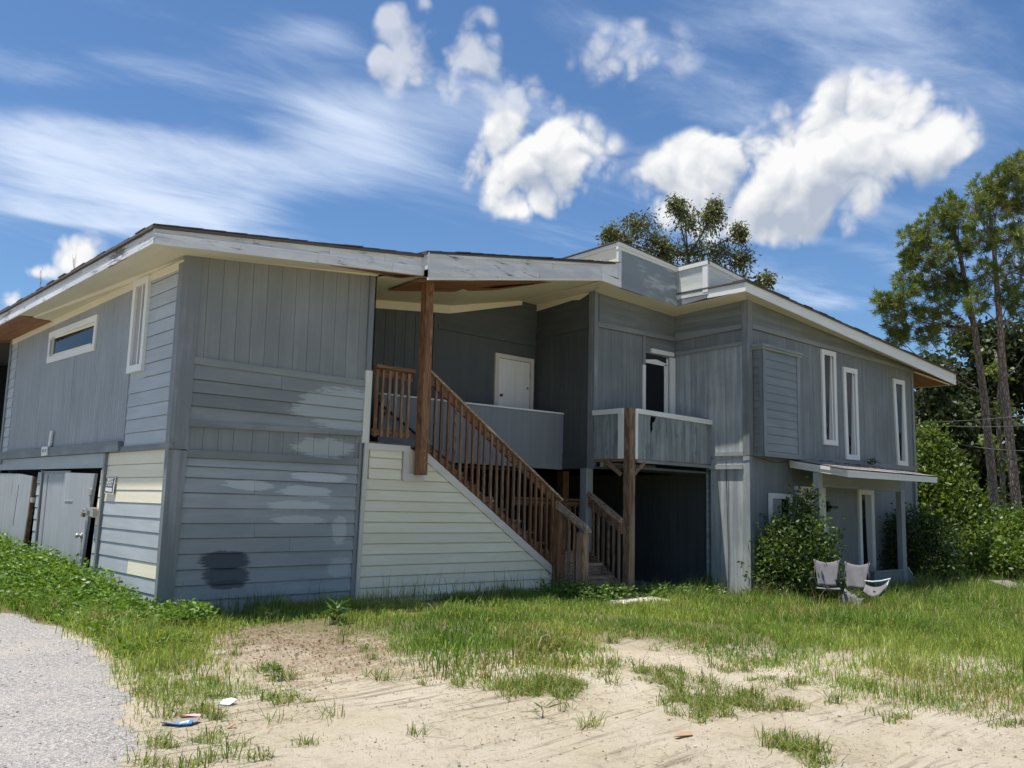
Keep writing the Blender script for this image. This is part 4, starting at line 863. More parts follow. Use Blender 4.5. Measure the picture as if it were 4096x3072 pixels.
# its ceiling
xs_ = [7.42, 8.8, 10.5, 12.38]; fr_ = [(x, 10.66+0.118*(x-7.87) if x > 7.87 else 10.66, bP(x)+0.012) for x in xs_]
fr_[0] = (7.42, 11.0, 5.02); bk_ = [(7.42, YB, 5.10), (8.8, YB, 5.235), (10.5, YB, 5.42), (12.38, YB, 5.85)]
V = fr_ + bk_; o = mk('ceiling', V, [(0, 1, 5, 4), (1, 2, 6, 5), (2, 3, 7, 6)], MAT['soffit'], house, [(v[0], v[1], 0) for v in V])
sheet('ceiling', [(12.38, 11.17, 5.905), (XP+0.02, 11.70, 5.89), (XP+0.02, YB, 5.85), (12.38, YB, 5.855)], 0.012, 'soffit')
def onceil(x, f):
    i = max(k for k in range(3) if x >= xs_[k] or k == 0); u = (x-xs_[i])/(xs_[i+1]-xs_[i])
    a = Vector(fr_[i]).lerp(Vector(fr_[i+1]), u); b_ = Vector(bk_[i]).lerp(Vector(bk_[i+1]), u); p = a.lerp(b_, f); p.z -= 0.03; return tuple(p)
sheet('soffit_ply', [onceil(7.95, 0.02), onceil(9.3, 0.0), onceil(9.3, 0.42), onceil(8.2, 0.52)], 0.006, 'ply')
sheet('soffit_ply', [onceil(9.3, 0.0), onceil(10.9, 0.0), onceil(10.2, 0.30), onceil(9.3, 0.42)], 0.006, 'ply')
a_, b2_, c_ = onceil(9.75, 0.10), onceil(10.75, 0.02), onceil(9.6, 0.22)
sheet('torn_ply', [(a_[0], a_[1], a_[2]-0.07), (b2_[0], b2_[1], b2_[2]-0.012), onceil(10.1, 0.2), (c_[0], c_[1], c_[2]-0.03)], 0.006, 'ply')
sheet('torn_ply', [(7.55, 10.78, 4.935), (7.88, 10.7, 4.945), (7.80, 11.2, 5.06), (7.35, 11.1, 5.0)], 0.006, 'ply')
vslab('paint_edge', (XP, YB), (XP, YG), [(0, 5.70), (0.55, 5.74), (1.05, 5.78), (1.25, 5.755), (1.5, 5.84), (1.5, 5.9), (0, 5.9)], 0.005, 0.012, 'soffit')
# right wing: zig-zag eaves
sheet('soffit', [(12.38, 11.17, 5.905), (14.82, 11.21, 5.815), (XH, YG+0.01, 5.79), (XP, YG+0.01, 5.87)], 0.012, 'soffit')
sheet('soffit', [(14.81, 11.22, 5.815), (14.81, 9.58, 5.88), (XH, YE+0.01, 5.885), (XH, YG+0.01, 5.80)], 0.012, 'soffit', gdir=(0, 1))
eb = lambda x: 5.871-0.083*(x-14.8)
et = lambda x: 6.075-0.0735*(x-14.8)
ey = lambda x: 9.56-0.0146*(x-14.8)
sheet('soffit', [(14.81, 9.58, 5.88), (22.6, ey(22.6)+0.02, eb(22.6)+0.01), (22.9, YE, 5.43), (XH, YE, 5.885)], 0.012, 'soffit')
sheet('soffit_ply', [(22.6, ey(22.6)+0.02, eb(22.6)+0.012), (24.45, ey(24.45)+0.02, eb(24.45)+0.012), (24.45, 16, eb(24.45)), (23.0, 16, 5.32), (22.9, YE, 5.432)], 0.012, 'ply')
beam('rafter', (23.1, 9.9, 5.30), (24.3, 9.5, 5.06), 0.04, 0.03, 'soffit', house)
e0, e1 = (14.8, 9.56), (24.5, 9.42)
fboard(e0, e1, eb(14.8), eb(24.5), eb(14.8)+0.125, eb(24.5)+0.125, 0.015, 'white', 4)
fboard(e0, e1, eb(14.8)+0.10, eb(24.5)+0.10, et(14.8), et(24.5), -0.012, 'white', 3)
fboard(e0, e1, et(14.8)-0.03, et(24.5)-0.03, et(14.8), et(24.5), 0.01, 'white', 3)
fboard((24.5, 9.40), (24.5, 17), eb(24.5), eb(24.5), et(24.5), et(24.5), 0.01, 'white', 2)
fboard((14.8, 10.46), (14.8, 9.54), 5.872, 5.871, 6.0, 6.0, 0.015, 'white', 1); fboard((14.82, 10.46), (14.82, 9.54), 5.99, 5.98, 6.075, 6.07, 0.015, 'white', 1)
roofR = sheet('roof', [(14.76, 9.53, et(14.76)+0.015), (24.6, 9.38, et(24.6)+0.015), (24.6, 18.5, et(24.6)+0.015), (12.95, 18.5, et(12.95)+0.015), (12.95, 11.25, et(12.95)+0.015), (14.76, 11.25, et(14.76)+0.015)], 0.03, 'shingle')
shingles((14.78, 9.54), (24.55, 9.40), et(14.78)+0.016, et(24.55)+0.016, 32, roofR)
# raised roof box with lap siding
g0, g1 = (12.95, 11.20), (14.80, 11.22)
for (l0, l1, h0, h1) in ((5.93, 5.905, 6.204, 6.18), (6.204, 6.18, 6.409, 6.428), (6.409, 6.428, 6.63, 6.56)):
    vslab('siding_board', g0, g1, [(0, l0), (1.85, l1), (1.85, h1), (0, h0)], -0.02, 0.012+random.uniform(0, 0.004), 'boxgrey')
vslab('trim_board', g0, g1, [(0.0, 5.868), (1.85, 5.81), (1.85, 5.905), (0.0, 5.93)], -0.02, 0.03, 'boxgrey')
vslab('trim_board', (12.86, 11.20), g1, [(0, 6.63), (1.94, 6.55), (1.94, 6.60), (0, 6.695)], -0.02, 0.035, 'white')
vslab('trim_board', (12.86, 11.20), g1, [(0, 6.695), (1.95, 6.60), (1.95, 6.65), (0, 6.775)], -0.02, 0.055, 'white')
vslab('corner_board', (12.87, 11.20), g1, rect(0, 0.09, 5.99, 6.63), -0.02, 0.036, 'fascia', grain='v')
hp0, hp1 = (14.80, 11.20), (14.80, 10.45)
for (zb, zt) in ((6.035, 6.23), (6.23, 6.42), (6.42, 6.57)):
    vslab('siding_board', hp0, hp1, [(0.05, zb), (0.66, zb-0.0), (0.66, zt+0.01), (0.05, zt)], -0.02, 0.012+random.uniform(0, 0.004), 'boxpale')
vslab('trim_board', hp0, hp1, rect(-0.02, 0.75, 5.955, 6.035), -0.02, 0.03, 'boxpale'); vslab('trim_board', hp0, hp1, [(-0.02, 5.81), (0.75, 5.872), (0.75, 5.95), (-0.02, 5.95)], -0.02, 0.026, 'trimgrey')
vslab('trim_board', hp0, hp1, [(-0.04, 6.555), (0.79, 6.575), (0.79, 6.655), (-0.04, 6.635)], -0.02, 0.045, 'white')
vslab('corner_board', hp0, hp1, rect(-0.02, 0.05, 6.03, 6.56), -0.02, 0.024, 'boxgrey', grain='v'); vslab('corner_board', hp0, hp1, rect(0.655, 0.78, 6.0, 6.58), -0.02, 0.036, 'white', grain='v')
for (zb, zt) in ((6.02, 6.22), (6.22, 6.42), (6.42, 6.60)):
    vslab('siding_board', (14.80, 10.45), (16.4, 10.45), [(0.0, zb), (1.6, zb-0.0), (1.6, min(zt, 6.48)), (0.0, zt)], -0.02, 0.01, 'boxpale')
vslab('trim_board', (14.78, 10.45), (16.4, 10.45), [(0, 6.58), (1.6, 6.41), (1.6, 6.49), (0, 6.66)], -0.02, 0.04, 'white')
for (zb, zt) in ((6.25, 6.47), (6.47, 6.69)):
    vslab('siding_board', (12.92, 14.2), (12.92, 11.2), [(0, zb), (2.95, zb), (2.95, zt), (0, zt-0.08)], -0.02, 0.012, 'cream')
vslab('trim_board', (12.92, 14.2), (12.92, 11.17), [(0, 6.58), (3.0, 6.69), (3.0, 6.78), (0, 6.66)], -0.02, 0.04, 'white')
roofB = sheet('roof', [(12.84, 11.13, 6.80), (14.77, 11.15, 6.665), (14.77, 10.40, 6.675), (16.5, 10.40, 6.50), (16.5, 14.3, 6.45), (12.84, 14.3, 6.68)], 0.02, 'shingle')
# --- awning over the ground-floor entry
aw = sheet('awning', [(16.70, 8.52, 2.455), (20.86, 8.52, 2.475), (21.0, YE-0.01, 2.74), (16.92, YE-0.01, 2.70)], 0.035, 'shingle'); tag(aw, 'small shed awning with worn streaked shingles and white fascia')
for r_ in range(4):
    f0, f1 = r_/4, (r_+1)/4+0.04
    for i in range(15):
        u0_, u1_ = i/15+random.uniform(-0.01, 0.01)+(0.03 if r_ % 2 else 0), (i+1)/15-0.002+(0.03 if r_ % 2 else 0)
        def ap(u, f, dz): return (16.68+0.22*f+4.2*u, 8.50+(YE-8.52)*f, 2.462+0.02*u+0.25*f+dz)
        k = random.uniform(0, 0.006); V = [ap(u0_, f0, 0.012+k), ap(min(u1_, 1.0), f0, 0.012+k), ap(min(u1_, 1.0), min(f1, 1), 0.002), ap(u0_, min(f1, 1), 0.002)]
        V += [(x, y, z-0.010) for x, y, z in V]
        mk('shingle', V, [(0, 1, 2, 3), (4, 5, 6, 7), (0, 1, 5, 4), (1, 2, 6, 5), (2, 3, 7, 6), (3, 0, 4, 7)], MAT['awshingle'], aw)
vslab('fascia_board', (16.70, 8.52), (20.86, 8.52), [(0, 2.31), (4.16, 2.345), (4.16, 2.45), (0, 2.43)], -0.02, 0.012, 'white', aw)
vslab('fascia_board', (16.70, 8.52), (20.86, 8.52), [(0, 2.40), (4.16, 2.42), (4.16, 2.465), (0, 2.448)], -0.02, 0.025, 'white', aw)
vslab('fascia_board', (16.94, YE-0.02), (16.70, 8.50), [(0, 2.53), (1.42, 2.31), (1.42, 2.43), (0, 2.65)], -0.02, 0.012, 'white', aw)
vslab('fascia_board', (16.94, YE-0.02), (16.70, 8.50), [(0, 2.61), (1.42, 2.39), (1.42, 2.45), (0, 2.68)], -0.02, 0.028, 'white', aw)
PY = 9.25
H('porch_header', ('y', PY), rect(16.9, 20.78, 2.19, 2.42), -0.08, 0.0, 'grey')
H('porch_beam', ('y', PY), rect(17.02, 20.75, 2.13, 2.19), -0.09, 0.015, 'grey')
box('porch_post', 16.87, 17.03, PY-0.02, PY+0.10, -0.3, 2.42, 'side', house, 2)
box('porch_post', 20.60, 20.80, PY-0.02, PY+0.10, -0.3, 2.20, 'grey', house, 2)
H('porch_knee_wall', ('y', PY), rect(19.22, 20.60, -0.4, 0.33), -0.08, 0.0, 'lower'); H('porch_sill', ('y', PY), rect(19.20, 20.60, 0.33, 0.365), -0.1, 0.02, 'grey')
H('buttress', ('y', PY), [(20.80, -0.4), (21.75, -0.4), (21.65, -0.2), (20.92, 0.37), (20.80, 0.37)], -0.10, 0.0, 'lower'); beam('buttress_cap', (20.86, PY+0.05, 0.40), (21.68, PY+0.05, -0.22), 0.14, 0.035, 'side', house)
# side porch at the far left end (in deep shade)
H('floor_slab', ('z', 2.25), [(3.95, 20.1), (8, 20.1), (8, 26), (3.95, 26)], -0.15, 0.05, 'grey')
H('porch_skirt', ('x', 3.95), rect(20.1, 26, 2.05, 2.35), -0.05, 0.02, 'white')
H('wall', ('x', 8.0), rect(20.1, 26, -0.2, 5.3), -0.1, 0, 'dark'); H('wall', ('y', 26.0), [(3.9, -0.2), (8, -0.2), (8, 5.3), (3.9, 4.7)], -0.1, 0, 'dark')
sheet('roof', [(3.7, 20.9, 4.84), (8, 20.9, 5.3), (8, 26, 5.3), (3.7, 26, 4.84)], 0.15, 'shingle')
H('porch_post', ('x', 4.0), rect(20.95, 21.15, 2.3, 4.75), -0.1, 0, 'cream', 'v'); H('porch_beam', ('x', 4.0), rect(20.1, 26, 4.1, 4.3), -0.1, 0, 'grey')
H('wall', LW, rect(20.1, 26, -0.2, 2.05), -0.14, 0, 'dark')
# ------------------------------------------------------------------ wooden staircase
st = tag(empty('staircase', (11.4, 11.37, 0)), 'brown wooden staircase with railings, climbing over cream lap siding', 'staircase')
SW = ('y', YF-0.015)
ds = lambda x: 2.458-0.648*(x-8.406)                # top edge of the sloping trim
dt = lambda z: 8.406+(2.458-z)/0.648
slab('skirt_core', SW, [(7.30, -0.15), (11.34, -0.15), (11.34, 0.42), (8.20, 2.45), (7.40, 2.45)], -0.12, -0.015, 'cream', st)
zb = 0.02; i = 0
while zb < 2.40:
    zt = min(zb+0.1605, 2.41); f = lambda z: min(11.30, dt(z+0.145))
    if zb > 1.90:
        lap(SW, 7.40+0.003*i, 8.03, zb, zt, 'cream', st, pb=0.022)
        if f(zb) > 8.46 and zt < 2.40: lap(SW, 8.45, max(f(zb), 8.46), zb, zt, 'cream', st, a1t=max(f(zt), 8.452), pb=0.022)
    else: lap(SW, 7.33+0.0045*i, f(zb), zb, zt, 'cream', st, a1t=f(zt), pb=0.022)
    zb += 0.1605; i += 1
slab('trim_board', SW, [(7.285, -0.1), (7.345, -0.1), (7.41, 2.47), (7.335, 2.47)], 0.0, 0.035, 'pinkish', st, 'v')
slab('trim_board', SW, [(7.41, 2.38), (8.17, 2.385), (8.17, 2.475), (7.41, 2.475)], 0.0, 0.034, 'pinkish', st)
slab('trim_board', SW, [(8.40, ds(8.40)-0.15), (11.36, 0.40), (11.36, 0.545), (8.40, ds(8.40))], 0.0, 0.036, 'pinkish', st)
slab('trim_board', SW, rect(11.27, 11.36, -0.1, 0.41), 0.0, 0.03, 'pinkish', st, 'v')
slab('trim_board', SW, rect(8.05, 8.155, 2.05, 2.385), 0.0, 0.038, 'pinkish', st, 'v'); slab('trim_board', SW, rect(8.38, 8.455, 2.05, 2.385), 0.0, 0.038, 'pinkish', st, 'v'); slab('trim_board', SW, rect(8.05, 8.455, 1.93, 2.05), 0.0, 0.038, 'pinkish', st)
# tall porch post bolted to the stair
pp = box('roof_post', 8.245, 8.39, YF-0.215, YF-0.07, 2.03, 5.10, 'wood', st, 2)
for z in (2.30, 2.40): lathe('bolt', (8.32, YF-0.215, z), (0, -1, 0), [(0, 0.012), (0.01, 0.012), (0.014, 0.0)], 'metal', pp, 8)
for k in range(4): box('deck_board', 7.42+0.0, 8.62, YF+0.02+0.28*k, YF+0.29+0.28*k, 2.46, 2.505, 'deckwood', st, 0)
# top-deck railing
slab('top_rail', SW, rect(7.45, 8.165, 3.62, 3.675), -0.05, 0.10, 'wood', st); slab('rail_board', SW, [(7.46, 3.50), (8.165, 3.48), (8.165, 3.62), (7.46, 3.62)], 0.0, 0.035, 'wood', st)
slab('bottom_rail', SW, rect(7.45, 8.165, 2.60, 2.70), 0.0, 0.035, 'wood', st)
for x in (7.46, 7.57, 7.69, 7.81, 7.93, 8.05): slab('baluster', SW, rect(x, x+0.042, 2.58, 3.60), 0.036, 0.074, 'oldwood' if x > 7.5 else 'wood', st, 'v')
# upper flight
rt = lambda x: 1.752+0.645*(11.543-x)
slab('stringer', SW, [(8.39, ds(8.39)-0.05), (11.38, ds(11.38)-0.05), (11.38, ds(11.38)+0.16), (8.39, ds(8.39)+0.15)], -0.045, 0.012, 'wood', st)
slab('rail_board', SW, [(8.385, rt(8.385)-0.20), (11.36, rt(11.36)-0.20), (11.36, rt(11.36)-0.05), (8.385, rt(8.385)-0.05)], -0.02, 0.02, 'wood', st)
slab('top_rail', SW, [(8.385, rt(8.385)-0.05), (11.55, rt(11.55)-0.05), (11.55, rt(11.55)-0.012), (8.385, rt(8.385)-0.012)], -0.09, 0.075, 'capwood', st)
slab('rail_cap', SW, [(8.385, rt(8.385)-0.012), (11.52, rt(11.52)-0.012), (11.52, rt(11.52)+0.022), (8.385, rt(8.385)+0.022)], -0.05, 0.035, 'oldwood', st)
n = 22
for i in range(n):
    x = 8.47+i*(11.28-8.47)/(n-1)+random.uniform(-0.010, 0.010); jx_ = random.uniform(-0.008, 0.008)
    slab('baluster', SW, [(x, ds(x)+0.01), (x+0.04, ds(x+0.04)+0.01), (x+0.04+jx_, rt(x+0.04)-0.07), (x+jx_, rt(x)-0.07)], 0.021, 0.058, random.choice(['wood', 'oldwood', 'wood']), st, 'v')
for i in range(8):
    z = 0.77+0.193*(i+1); x1 = 11.36-0.335*i
    box('tread', x1-0.35, x1+0.02, YF+0.10, YP-0.02, z-0.04, z, 'deckwood', st, 1); box('riser', x1-0.02, x1, YF+0.10, YP-0.03, z-0.19, z-0.04, 'wood', st, 1)
tubes('grab_rail', [([(8.3, YP-0.09, 3.25), (9.2, YP-0.09, 2.72), (10.1, YP-0.09, 2.18), (11.0, YP-0.09, 1.66)], [0.022]*4)], 'black', st, 8)
for x in (8.5, 9.75, 10.9): box('bracket', x-0.02, x+0.02, YP-0.10, YP-0.002, 3.25-0.59*(x-8.3)-0.07, 3.25-0.59*(x-8.3)-0.02, 'metal', st, 1)
# landing and newels
box('landing', 11.36, 12.66, 11.70, 12.5, 0.70, 0.77, 'deckwood', st, 0); box('riser', 11.44, 12.66, 11.69, 11.71, 0.57, 0.70, 'deckwood', st, 0)
box('newel_post', 11.33, 11.46, YF-0.11, YF+0.03, -0.1, 1.70, 'wood', st, 2); box('newel_post', 11.47, 11.57, YF-0.06, YF+0.05, -0.1, 1.62, 'wood', st, 2)
XL, XR = 11.42, 12.70
box('newel_post', 11.355, 11.505, 10.60, 10.75, -0.15, 1.165, 'oldwood', st, 2)
for (z, y0, y1) in ((0.158, 10.79, 11.11), (0.359, 11.08, 11.40), (0.568, 11.37, 11.71)):
    box('tread', 11.46, 12.74, y0, y1, z-0.045, z, 'deckwood', st, 0); box('riser', 11.47, 12.72, y0+0.02, y0+0.045, z-0.2, z-0.045, 'deckwood', st, 0)
def sideslab(name, x, pts, w, mat): return slab(name, ('x', x), pts, -w/2, w/2, mat, st)
sideslab('stringer', 12.745, [(10.78, -0.05), (10.78, 0.10), (10.87, 0.17), (11.80, 0.83), (11.80, 0.50), (10.95, -0.1)], 0.04, 'deckwood')
sideslab('stringer', 11.44, [(10.78, -0.05), (10.78, 0.14), (11.68, 0.80), (11.68, 0.45), (10.95, -0.1)], 0.04, 'oldwood')
rl = lambda y: 1.241+0.557*(y-10.539)
sideslab('rail_board', XL, [(10.76, rl(10.76)-0.13), (11.27, rl(11.27)-0.13), (11.27, rl(11.27)-0.02), (10.76, rl(10.76)-0.02)], 0.045, 'oldwood')
sideslab('top_rail', XL, [(10.53, rl(10.53)-0.075), (11.34, rl(11.34)-0.075), (11.34, rl(11.34)-0.035), (10.53, rl(10.53)-0.035)], 0.17, 'capwood')
sideslab('rail_cap', XL, [(10.55, rl(10.55)-0.035), (11.34, rl(11.34)-0.035), (11.34, rl(11.34)), (10.55, rl(10.55))], 0.095, 'capwood')
sideslab('rail_cap', XL, [(10.56, rl(10.56)), (11.34, rl(11.34)), (11.34, rl(11.34)+0.03), (10.56, rl(10.56)+0.03)], 0.045, 'capwood')
for k in range(4):
    y = 10.80+0.13*k; box('baluster', XL-0.06, XL-0.022, y, y+0.04, 0.08+0.55*(y-10.7), rl(y)-0.06, 'oldwood' if k < 2 else 'wood', st, 2)
rr = lambda y: 1.40+0.60*(y-10.951)
sideslab('rail_board', 12.77, [(10.94, rr(10.94)-0.27), (11.78, rr(11.78)-0.27), (11.78, rr(11.78)-0.07), (10.94, rr(10.94)-0.07)], 0.05, 'oldwood')
sideslab('top_rail', 12.77, [(10.94, rr(10.94)-0.07), (11.78, rr(11.78)-0.07), (11.78, rr(11.78)-0.03), (10.94, rr(10.94)-0.03)], 0.16, 'capwood')
sideslab('rail_cap', 12.77, [(10.94, rr(10.94)-0.03), (11.78, rr(11.78)-0.03), (11.78, rr(11.78)+0.01), (10.94, rr(10.94)+0.01)], 0.09, 'capwood')
for k in range(6):
    y = 10.97+0.13*k; box('baluster', 12.73, 12.768, y, y+0.04, 0.12+0.70*(y-10.85), rr(y)-0.10, 'oldwood', st, 2)
# railing at the back of the landing
box('back_rail', 11.45, 13.5, 12.46, 12.50, 1.72, 1.76, 'wood', st, 0); box('back_rail', 11.45, 13.5, 12.465, 12.495, 1.60, 1.70, 'wood', st, 0)
for k in range(14): box('baluster', 11.52+0.14*k, 11.56+0.14*k, 12.43, 12.465, 0.78, 1.64, 'wood', st, 2)
# ------------------------------------------------------------------ vegetation helpers
def away(px, py, depth):
    """point a given distance out along a direction (directions read off a 2212-wide frame)"""
    d = cd + cr*((px-1106)/1920.4) - cu*((py-829.5)/1920.4)
    return Vector((0, 0, 1.6)) + Vector(d)*depth
def blades(name, x, y, h, w, col, lean=0.35, mat='grass', tipdroop=0.4):
    n = len(x); z = gz(x, y)-0.01; a = rng.uniform(0, 2*np.pi, n); b = rng.uniform(0, 2*np.pi, n); ln = np.abs(rng.normal(0, lean, n))+0.06
    L = np.stack([np.cos(a), np.sin(a), np.zeros(n)], 1); S = np.stack([np.cos(b), np.sin(b), np.zeros(n)], 1)
    B = np.stack([x, y, z], 1); h_ = h[:, None]; w_ = w[:, None]; up = np.array([[0, 0, 1.0]]); l_ = ln[:, None]
    mid = B + up*h_*0.55 + L*h_*l_*0.35; tip = B + up*h_*(1-tipdroop*np.minimum(l_, 0.9)) + L*h_*l_*1.1
    V = np.stack([B-S*w_*0.5, B+S*w_*0.5, mid+S*w_*0.42, mid-S*w_*0.42, tip], 1).reshape(-1, 3)
    k = np.arange(n)[:, None]*5
    idx = np.concatenate([k+0, k+1, k+2, k+3, k+3, k+2, k+4], 1).ravel(); cnt = np.tile([4, 3], n)
    return npmesh(name, V, cnt, idx, mat, np.repeat(col, 5, 0))
HOUSEX = [(4.40, 11.33), (11.5, 11.33), (11.5, 10.7), (12.75, 10.7), (12.75, 11.0), (15.6, 11.0), (15.4, 9.90), (23.1, 9.90), (23.1, 26), (4.40, 26)]
def grassmask(x, y):
    jx, jy = x+rng.normal(0, 0.10, len(x)), y+rng.normal(0, 0.10, len(x))
    p = np.ones(len(x)); bare = inpoly(jx, jy, BARE); p[bare] = 0.0
    near_edge = bare & ~inpoly(x+0.0, y+0.0, BARE); p[near_edge] = 0.2
    for P_ in ISL: p[inpoly(jx, jy, P_)] = 0.12*np.clip(vnoise(jx, jy, 3.3, 5)*2.4-0.75, 0, 1)[inpoly(jx, jy, P_)]
    lt = inpoly(jx, jy, LITTER); p[lt] = np.maximum(0.03, 0.35*(vnoise(jx, jy, 2.5, 9)[lt]-0.55)*3)
    th = inpoly(jx, jy, THIN); p[th] *= 0.25
    strip = (jx < 3.6) & (jy < 8.3) & (jx > roadx(jy)); p[strip] = np.clip(p[strip], 0.16, 1)*np.clip(vnoise(jx[strip], jy[strip], 2.2, 12)*2.6-0.6, 0.03, 1)
    p[jx < roadx(jy)+0.03] = 0
    p[inpoly(x, y, HOUSEX)] = 0; p[inpoly(jx, jy, padp)] = 0
    return p
NC = 2300000
# candidate spots: more per square metre close to the viewer
cx = rng.uniform(0.5, 34, NC); cy = rng.uniform(-2.5, 25, NC); dd = 0.671*cx+0.741*cy
lat = cx*0.741-cy*0.671
ok = (dd > 3) & (np.abs(lat) < dd*0.72+2.5) & (rng.random(NC) < np.exp(-dd/9)*2.6)
cx, cy = cx[ok], cy[ok]; p_ = grassmask(cx, cy)*np.clip(0.02+vnoise(cx, cy, 1.9, 3)*1.5, 0.05, 1)
ok = rng.random(len(cx)) < p_; cx, cy = cx[ok], cy[ok]; dd = 0.671*cx+0.741*cy
hgt = 0.10+0.09*vnoise(cx, cy, 1.3, 2)+0.14*sstep(cx, 10, 14)+0.10*np.exp(-np.clip(11.33-cy, 0, 9)/0.45)*(cx < 12)+0.10*np.exp(-np.clip(9.9-cy, 0, 9)/0.5)*(cx > 15)
hgt += 0.16*np.exp(-((cx-3.65)/0.5)**2-((cy-8.6)/1.3)**2)
inb = inpoly(cx, cy, BARE)
near = np.zeros(len(cx))                              # grass is short where it meets the sand
for rr_, wt_ in ((0.3, 0.09), (0.7, 0.06)):
    for a in np.arange(0, 6.28, 0.785): near += wt_*inpoly(cx+rr_*np.cos(a), cy+rr_*np.sin(a), BARE)
hgt *= 1-0.75*np.clip(near*1.6, 0, 1)
hgt *= 0.7+0.75*np.clip(vnoise(cx, cy, 2.6, 77)*2-0.7, 0, 1)
hgt = hgt*rng.uniform(0.5, 1.4, len(cx)); wd = (0.0026+0.00042*dd)*rng.uniform(0.7, 1.5, len(cx))
wide = (np.abs(cx-5.8) < 1.7) & (np.abs(cy-6.6) < 1.4) & (vnoise(cx, cy, 2.1, 21) > 0.5); wd[wide] *= 1.7
t = np.clip(vnoise(cx, cy, 0.9, 4)*0.9+rng.normal(0.03, 0.2, len(cx)), 0, 1)[:, None]
colg = np.array([0.085, 0.185, 0.024])*(1-t)+np.array([0.29, 0.375, 0.075])*t
dry = rng.random(len(cx)) < 0.09+0.30*(vnoise(cx, cy, 0.8, 8) > 0.66)+0.15*inb; colg[dry] = colvar(dry.sum(), (0.30, 0.25, 0.11), (0.42, 0.36, 0.18), 0.2)
colg *= rng.uniform(0.75, 1.25, (len(cx), 1))
gr = blades('grass', cx, cy, hgt, wd, colg, 0.62, tipdroop=0.55); tag(gr, 'uneven green grass with dry blades around the sandy yard', kind='stuff')
# low spreading tufts on the sand: blades fan out from each crown
TUFT = []
for P_, nn in zip(ISL, (52, 16, 34)):
    xs2 = rng.uniform(min(q[0] for q in P_), max(q[0] for q in P_), nn*3); ys2 = rng.uniform(min(q[1] for q in P_), max(q[1] for q in P_), nn*3); k = inpoly(xs2, ys2, P_); TUFT += list(zip(xs2[k], ys2[k]))
ex = rng.uniform(2.2, 9.5, 560); ey2 = rng.uniform(2.0, 9.5, 560)
k = inpoly(ex, ey2, BARE) & ~(inpoly(ex+0.35, ey2, BARE) & inpoly(ex-0.35, ey2, BARE) & inpoly(ex, ey2+0.35, BARE) & inpoly(ex, ey2-0.35, BARE)); TUFT += list(zip(ex[k], ey2[k]))
ex = rng.uniform(2.6, 8.5, 120); ey2 = rng.uniform(2.5, 7.0, 120); k = inpoly(ex, ey2, BARE) & (rng.random(120) < 0.16); TUFT += list(zip(ex[k], ey2[k]))
ex = rng.uniform(2.1, 3.7, 160); ey2 = rng.uniform(5.3, 8.4, 160); k = (ex > roadx(ey2)+0.02) & (ex < roadx(ey2)+0.75); TUFT += list(zip(ex[k], ey2[k]))
TUFT = [q for q in TUFT if q[0] > roadx(q[1])+0.02 and math.hypot(q[0]-2.68, q[1]-6.35) > 0.28]
bx_, by_, bl_, ba_ = [], [], [], []
for (tx, ty) in TUFT:
    m = int(rng.integers(14, 42)); sz = rng.uniform(0.05, 0.15); bx_.append(tx+rng.normal(0, 0.02+sz*0.2, m)); by_.append(ty+rng.normal(0, 0.02+sz*0.2, m)); bl_.append(sz*rng.uniform(0.6, 1.5, m))
bx_, by_, bl_ = map(np.concatenate, (bx_, by_, bl_))
ct = colvar(len(bx_), (0.085, 0.15, 0.028), (0.23, 0.28, 0.07), 0.25); kd = rng.random(len(bx_)) < 0.12; ct[kd] = colvar(kd.sum(), (0.30, 0.24, 0.11), (0.42, 0.34, 0.18))
tf = blades('grass_tufts', bx_, by_, bl_, rng.uniform(0.005, 0.010, len(bx_)), ct, 1.1, tipdroop=0.75); tag(tf, 'low spreading grass tufts growing out of the sand', kind='stuff')
# seed stalks along walls and through the long grass
sx = np.concatenate([rng.uniform(7.4, 11.4, 90), rng.uniform(4.6, 7.4, 25), rng.uniform(13.2, 23, 420), rng.uniform(13, 26, 700)])
sy = np.concatenate([11.25-np.abs(rng.normal(0, 0.12, 90)), 11.2-np.abs(rng.normal(0, 0.1, 25)), 9.75-np.abs(rng.normal(0, 0.35, 420)), rng.uniform(3.5, 9.6, 700)])
k = ~inpoly(sx, sy, BARE) & ~inpoly(sx, sy, HOUSEX) & ~inpoly(sx, sy, padp); sx, sy = sx[k], sy[k]
hs = rng.uniform(0.3, 0.62, len(sx)); st_ = blades('grass_stalks', sx, sy, hs, np.full(len(sx), 0.006)+0.0003*sx, colvar(len(sx), (0.16, 0.16, 0.06), (0.34, 0.28, 0.13)), 0.30)
tag(st_, 'thin tall seed stalks rising from the grass', kind='stuff')
# straw and leaf litter lying flat
def flat_bits(name, x, y, ln, wd, col, mat='drygrass', lift=0.006):
    n = len(x); a = rng.uniform(0, 2*np.pi, n); A = np.stack([np.cos(a), np.sin(a), rng.normal(0, 0.12, n)], 1); B = np.stack([-np.sin(a), np.cos(a), rng.normal(0, 0.3, n)], 1)
    P = np.stack([x, y, gz(x, y)+lift+rng.uniform(0, 0.008, n)], 1); V, c, i, k = leaf_arrays(P, unit(A), unit(B), ln, wd, col, 0.1)
    return npmesh(name, V, c, i, mat, k)
lx = np.concatenate([rng.normal(4.85, 0.62, 5200), rng.uniform(2.2, 9.5, 15000)]); ly = np.concatenate([rng.normal(8.5, 0.95, 5200), rng.uniform(1.5, 8, 15000)])
k = (lx > roadx(ly)+0.05) & ~inpoly(lx, ly, HOUSEX) & (rng.random(len(lx)) < np.clip(vnoise(lx, ly, 1.6, 31)*2.2-0.5, 0.05, 1)); lx, ly = lx[k], ly[k]
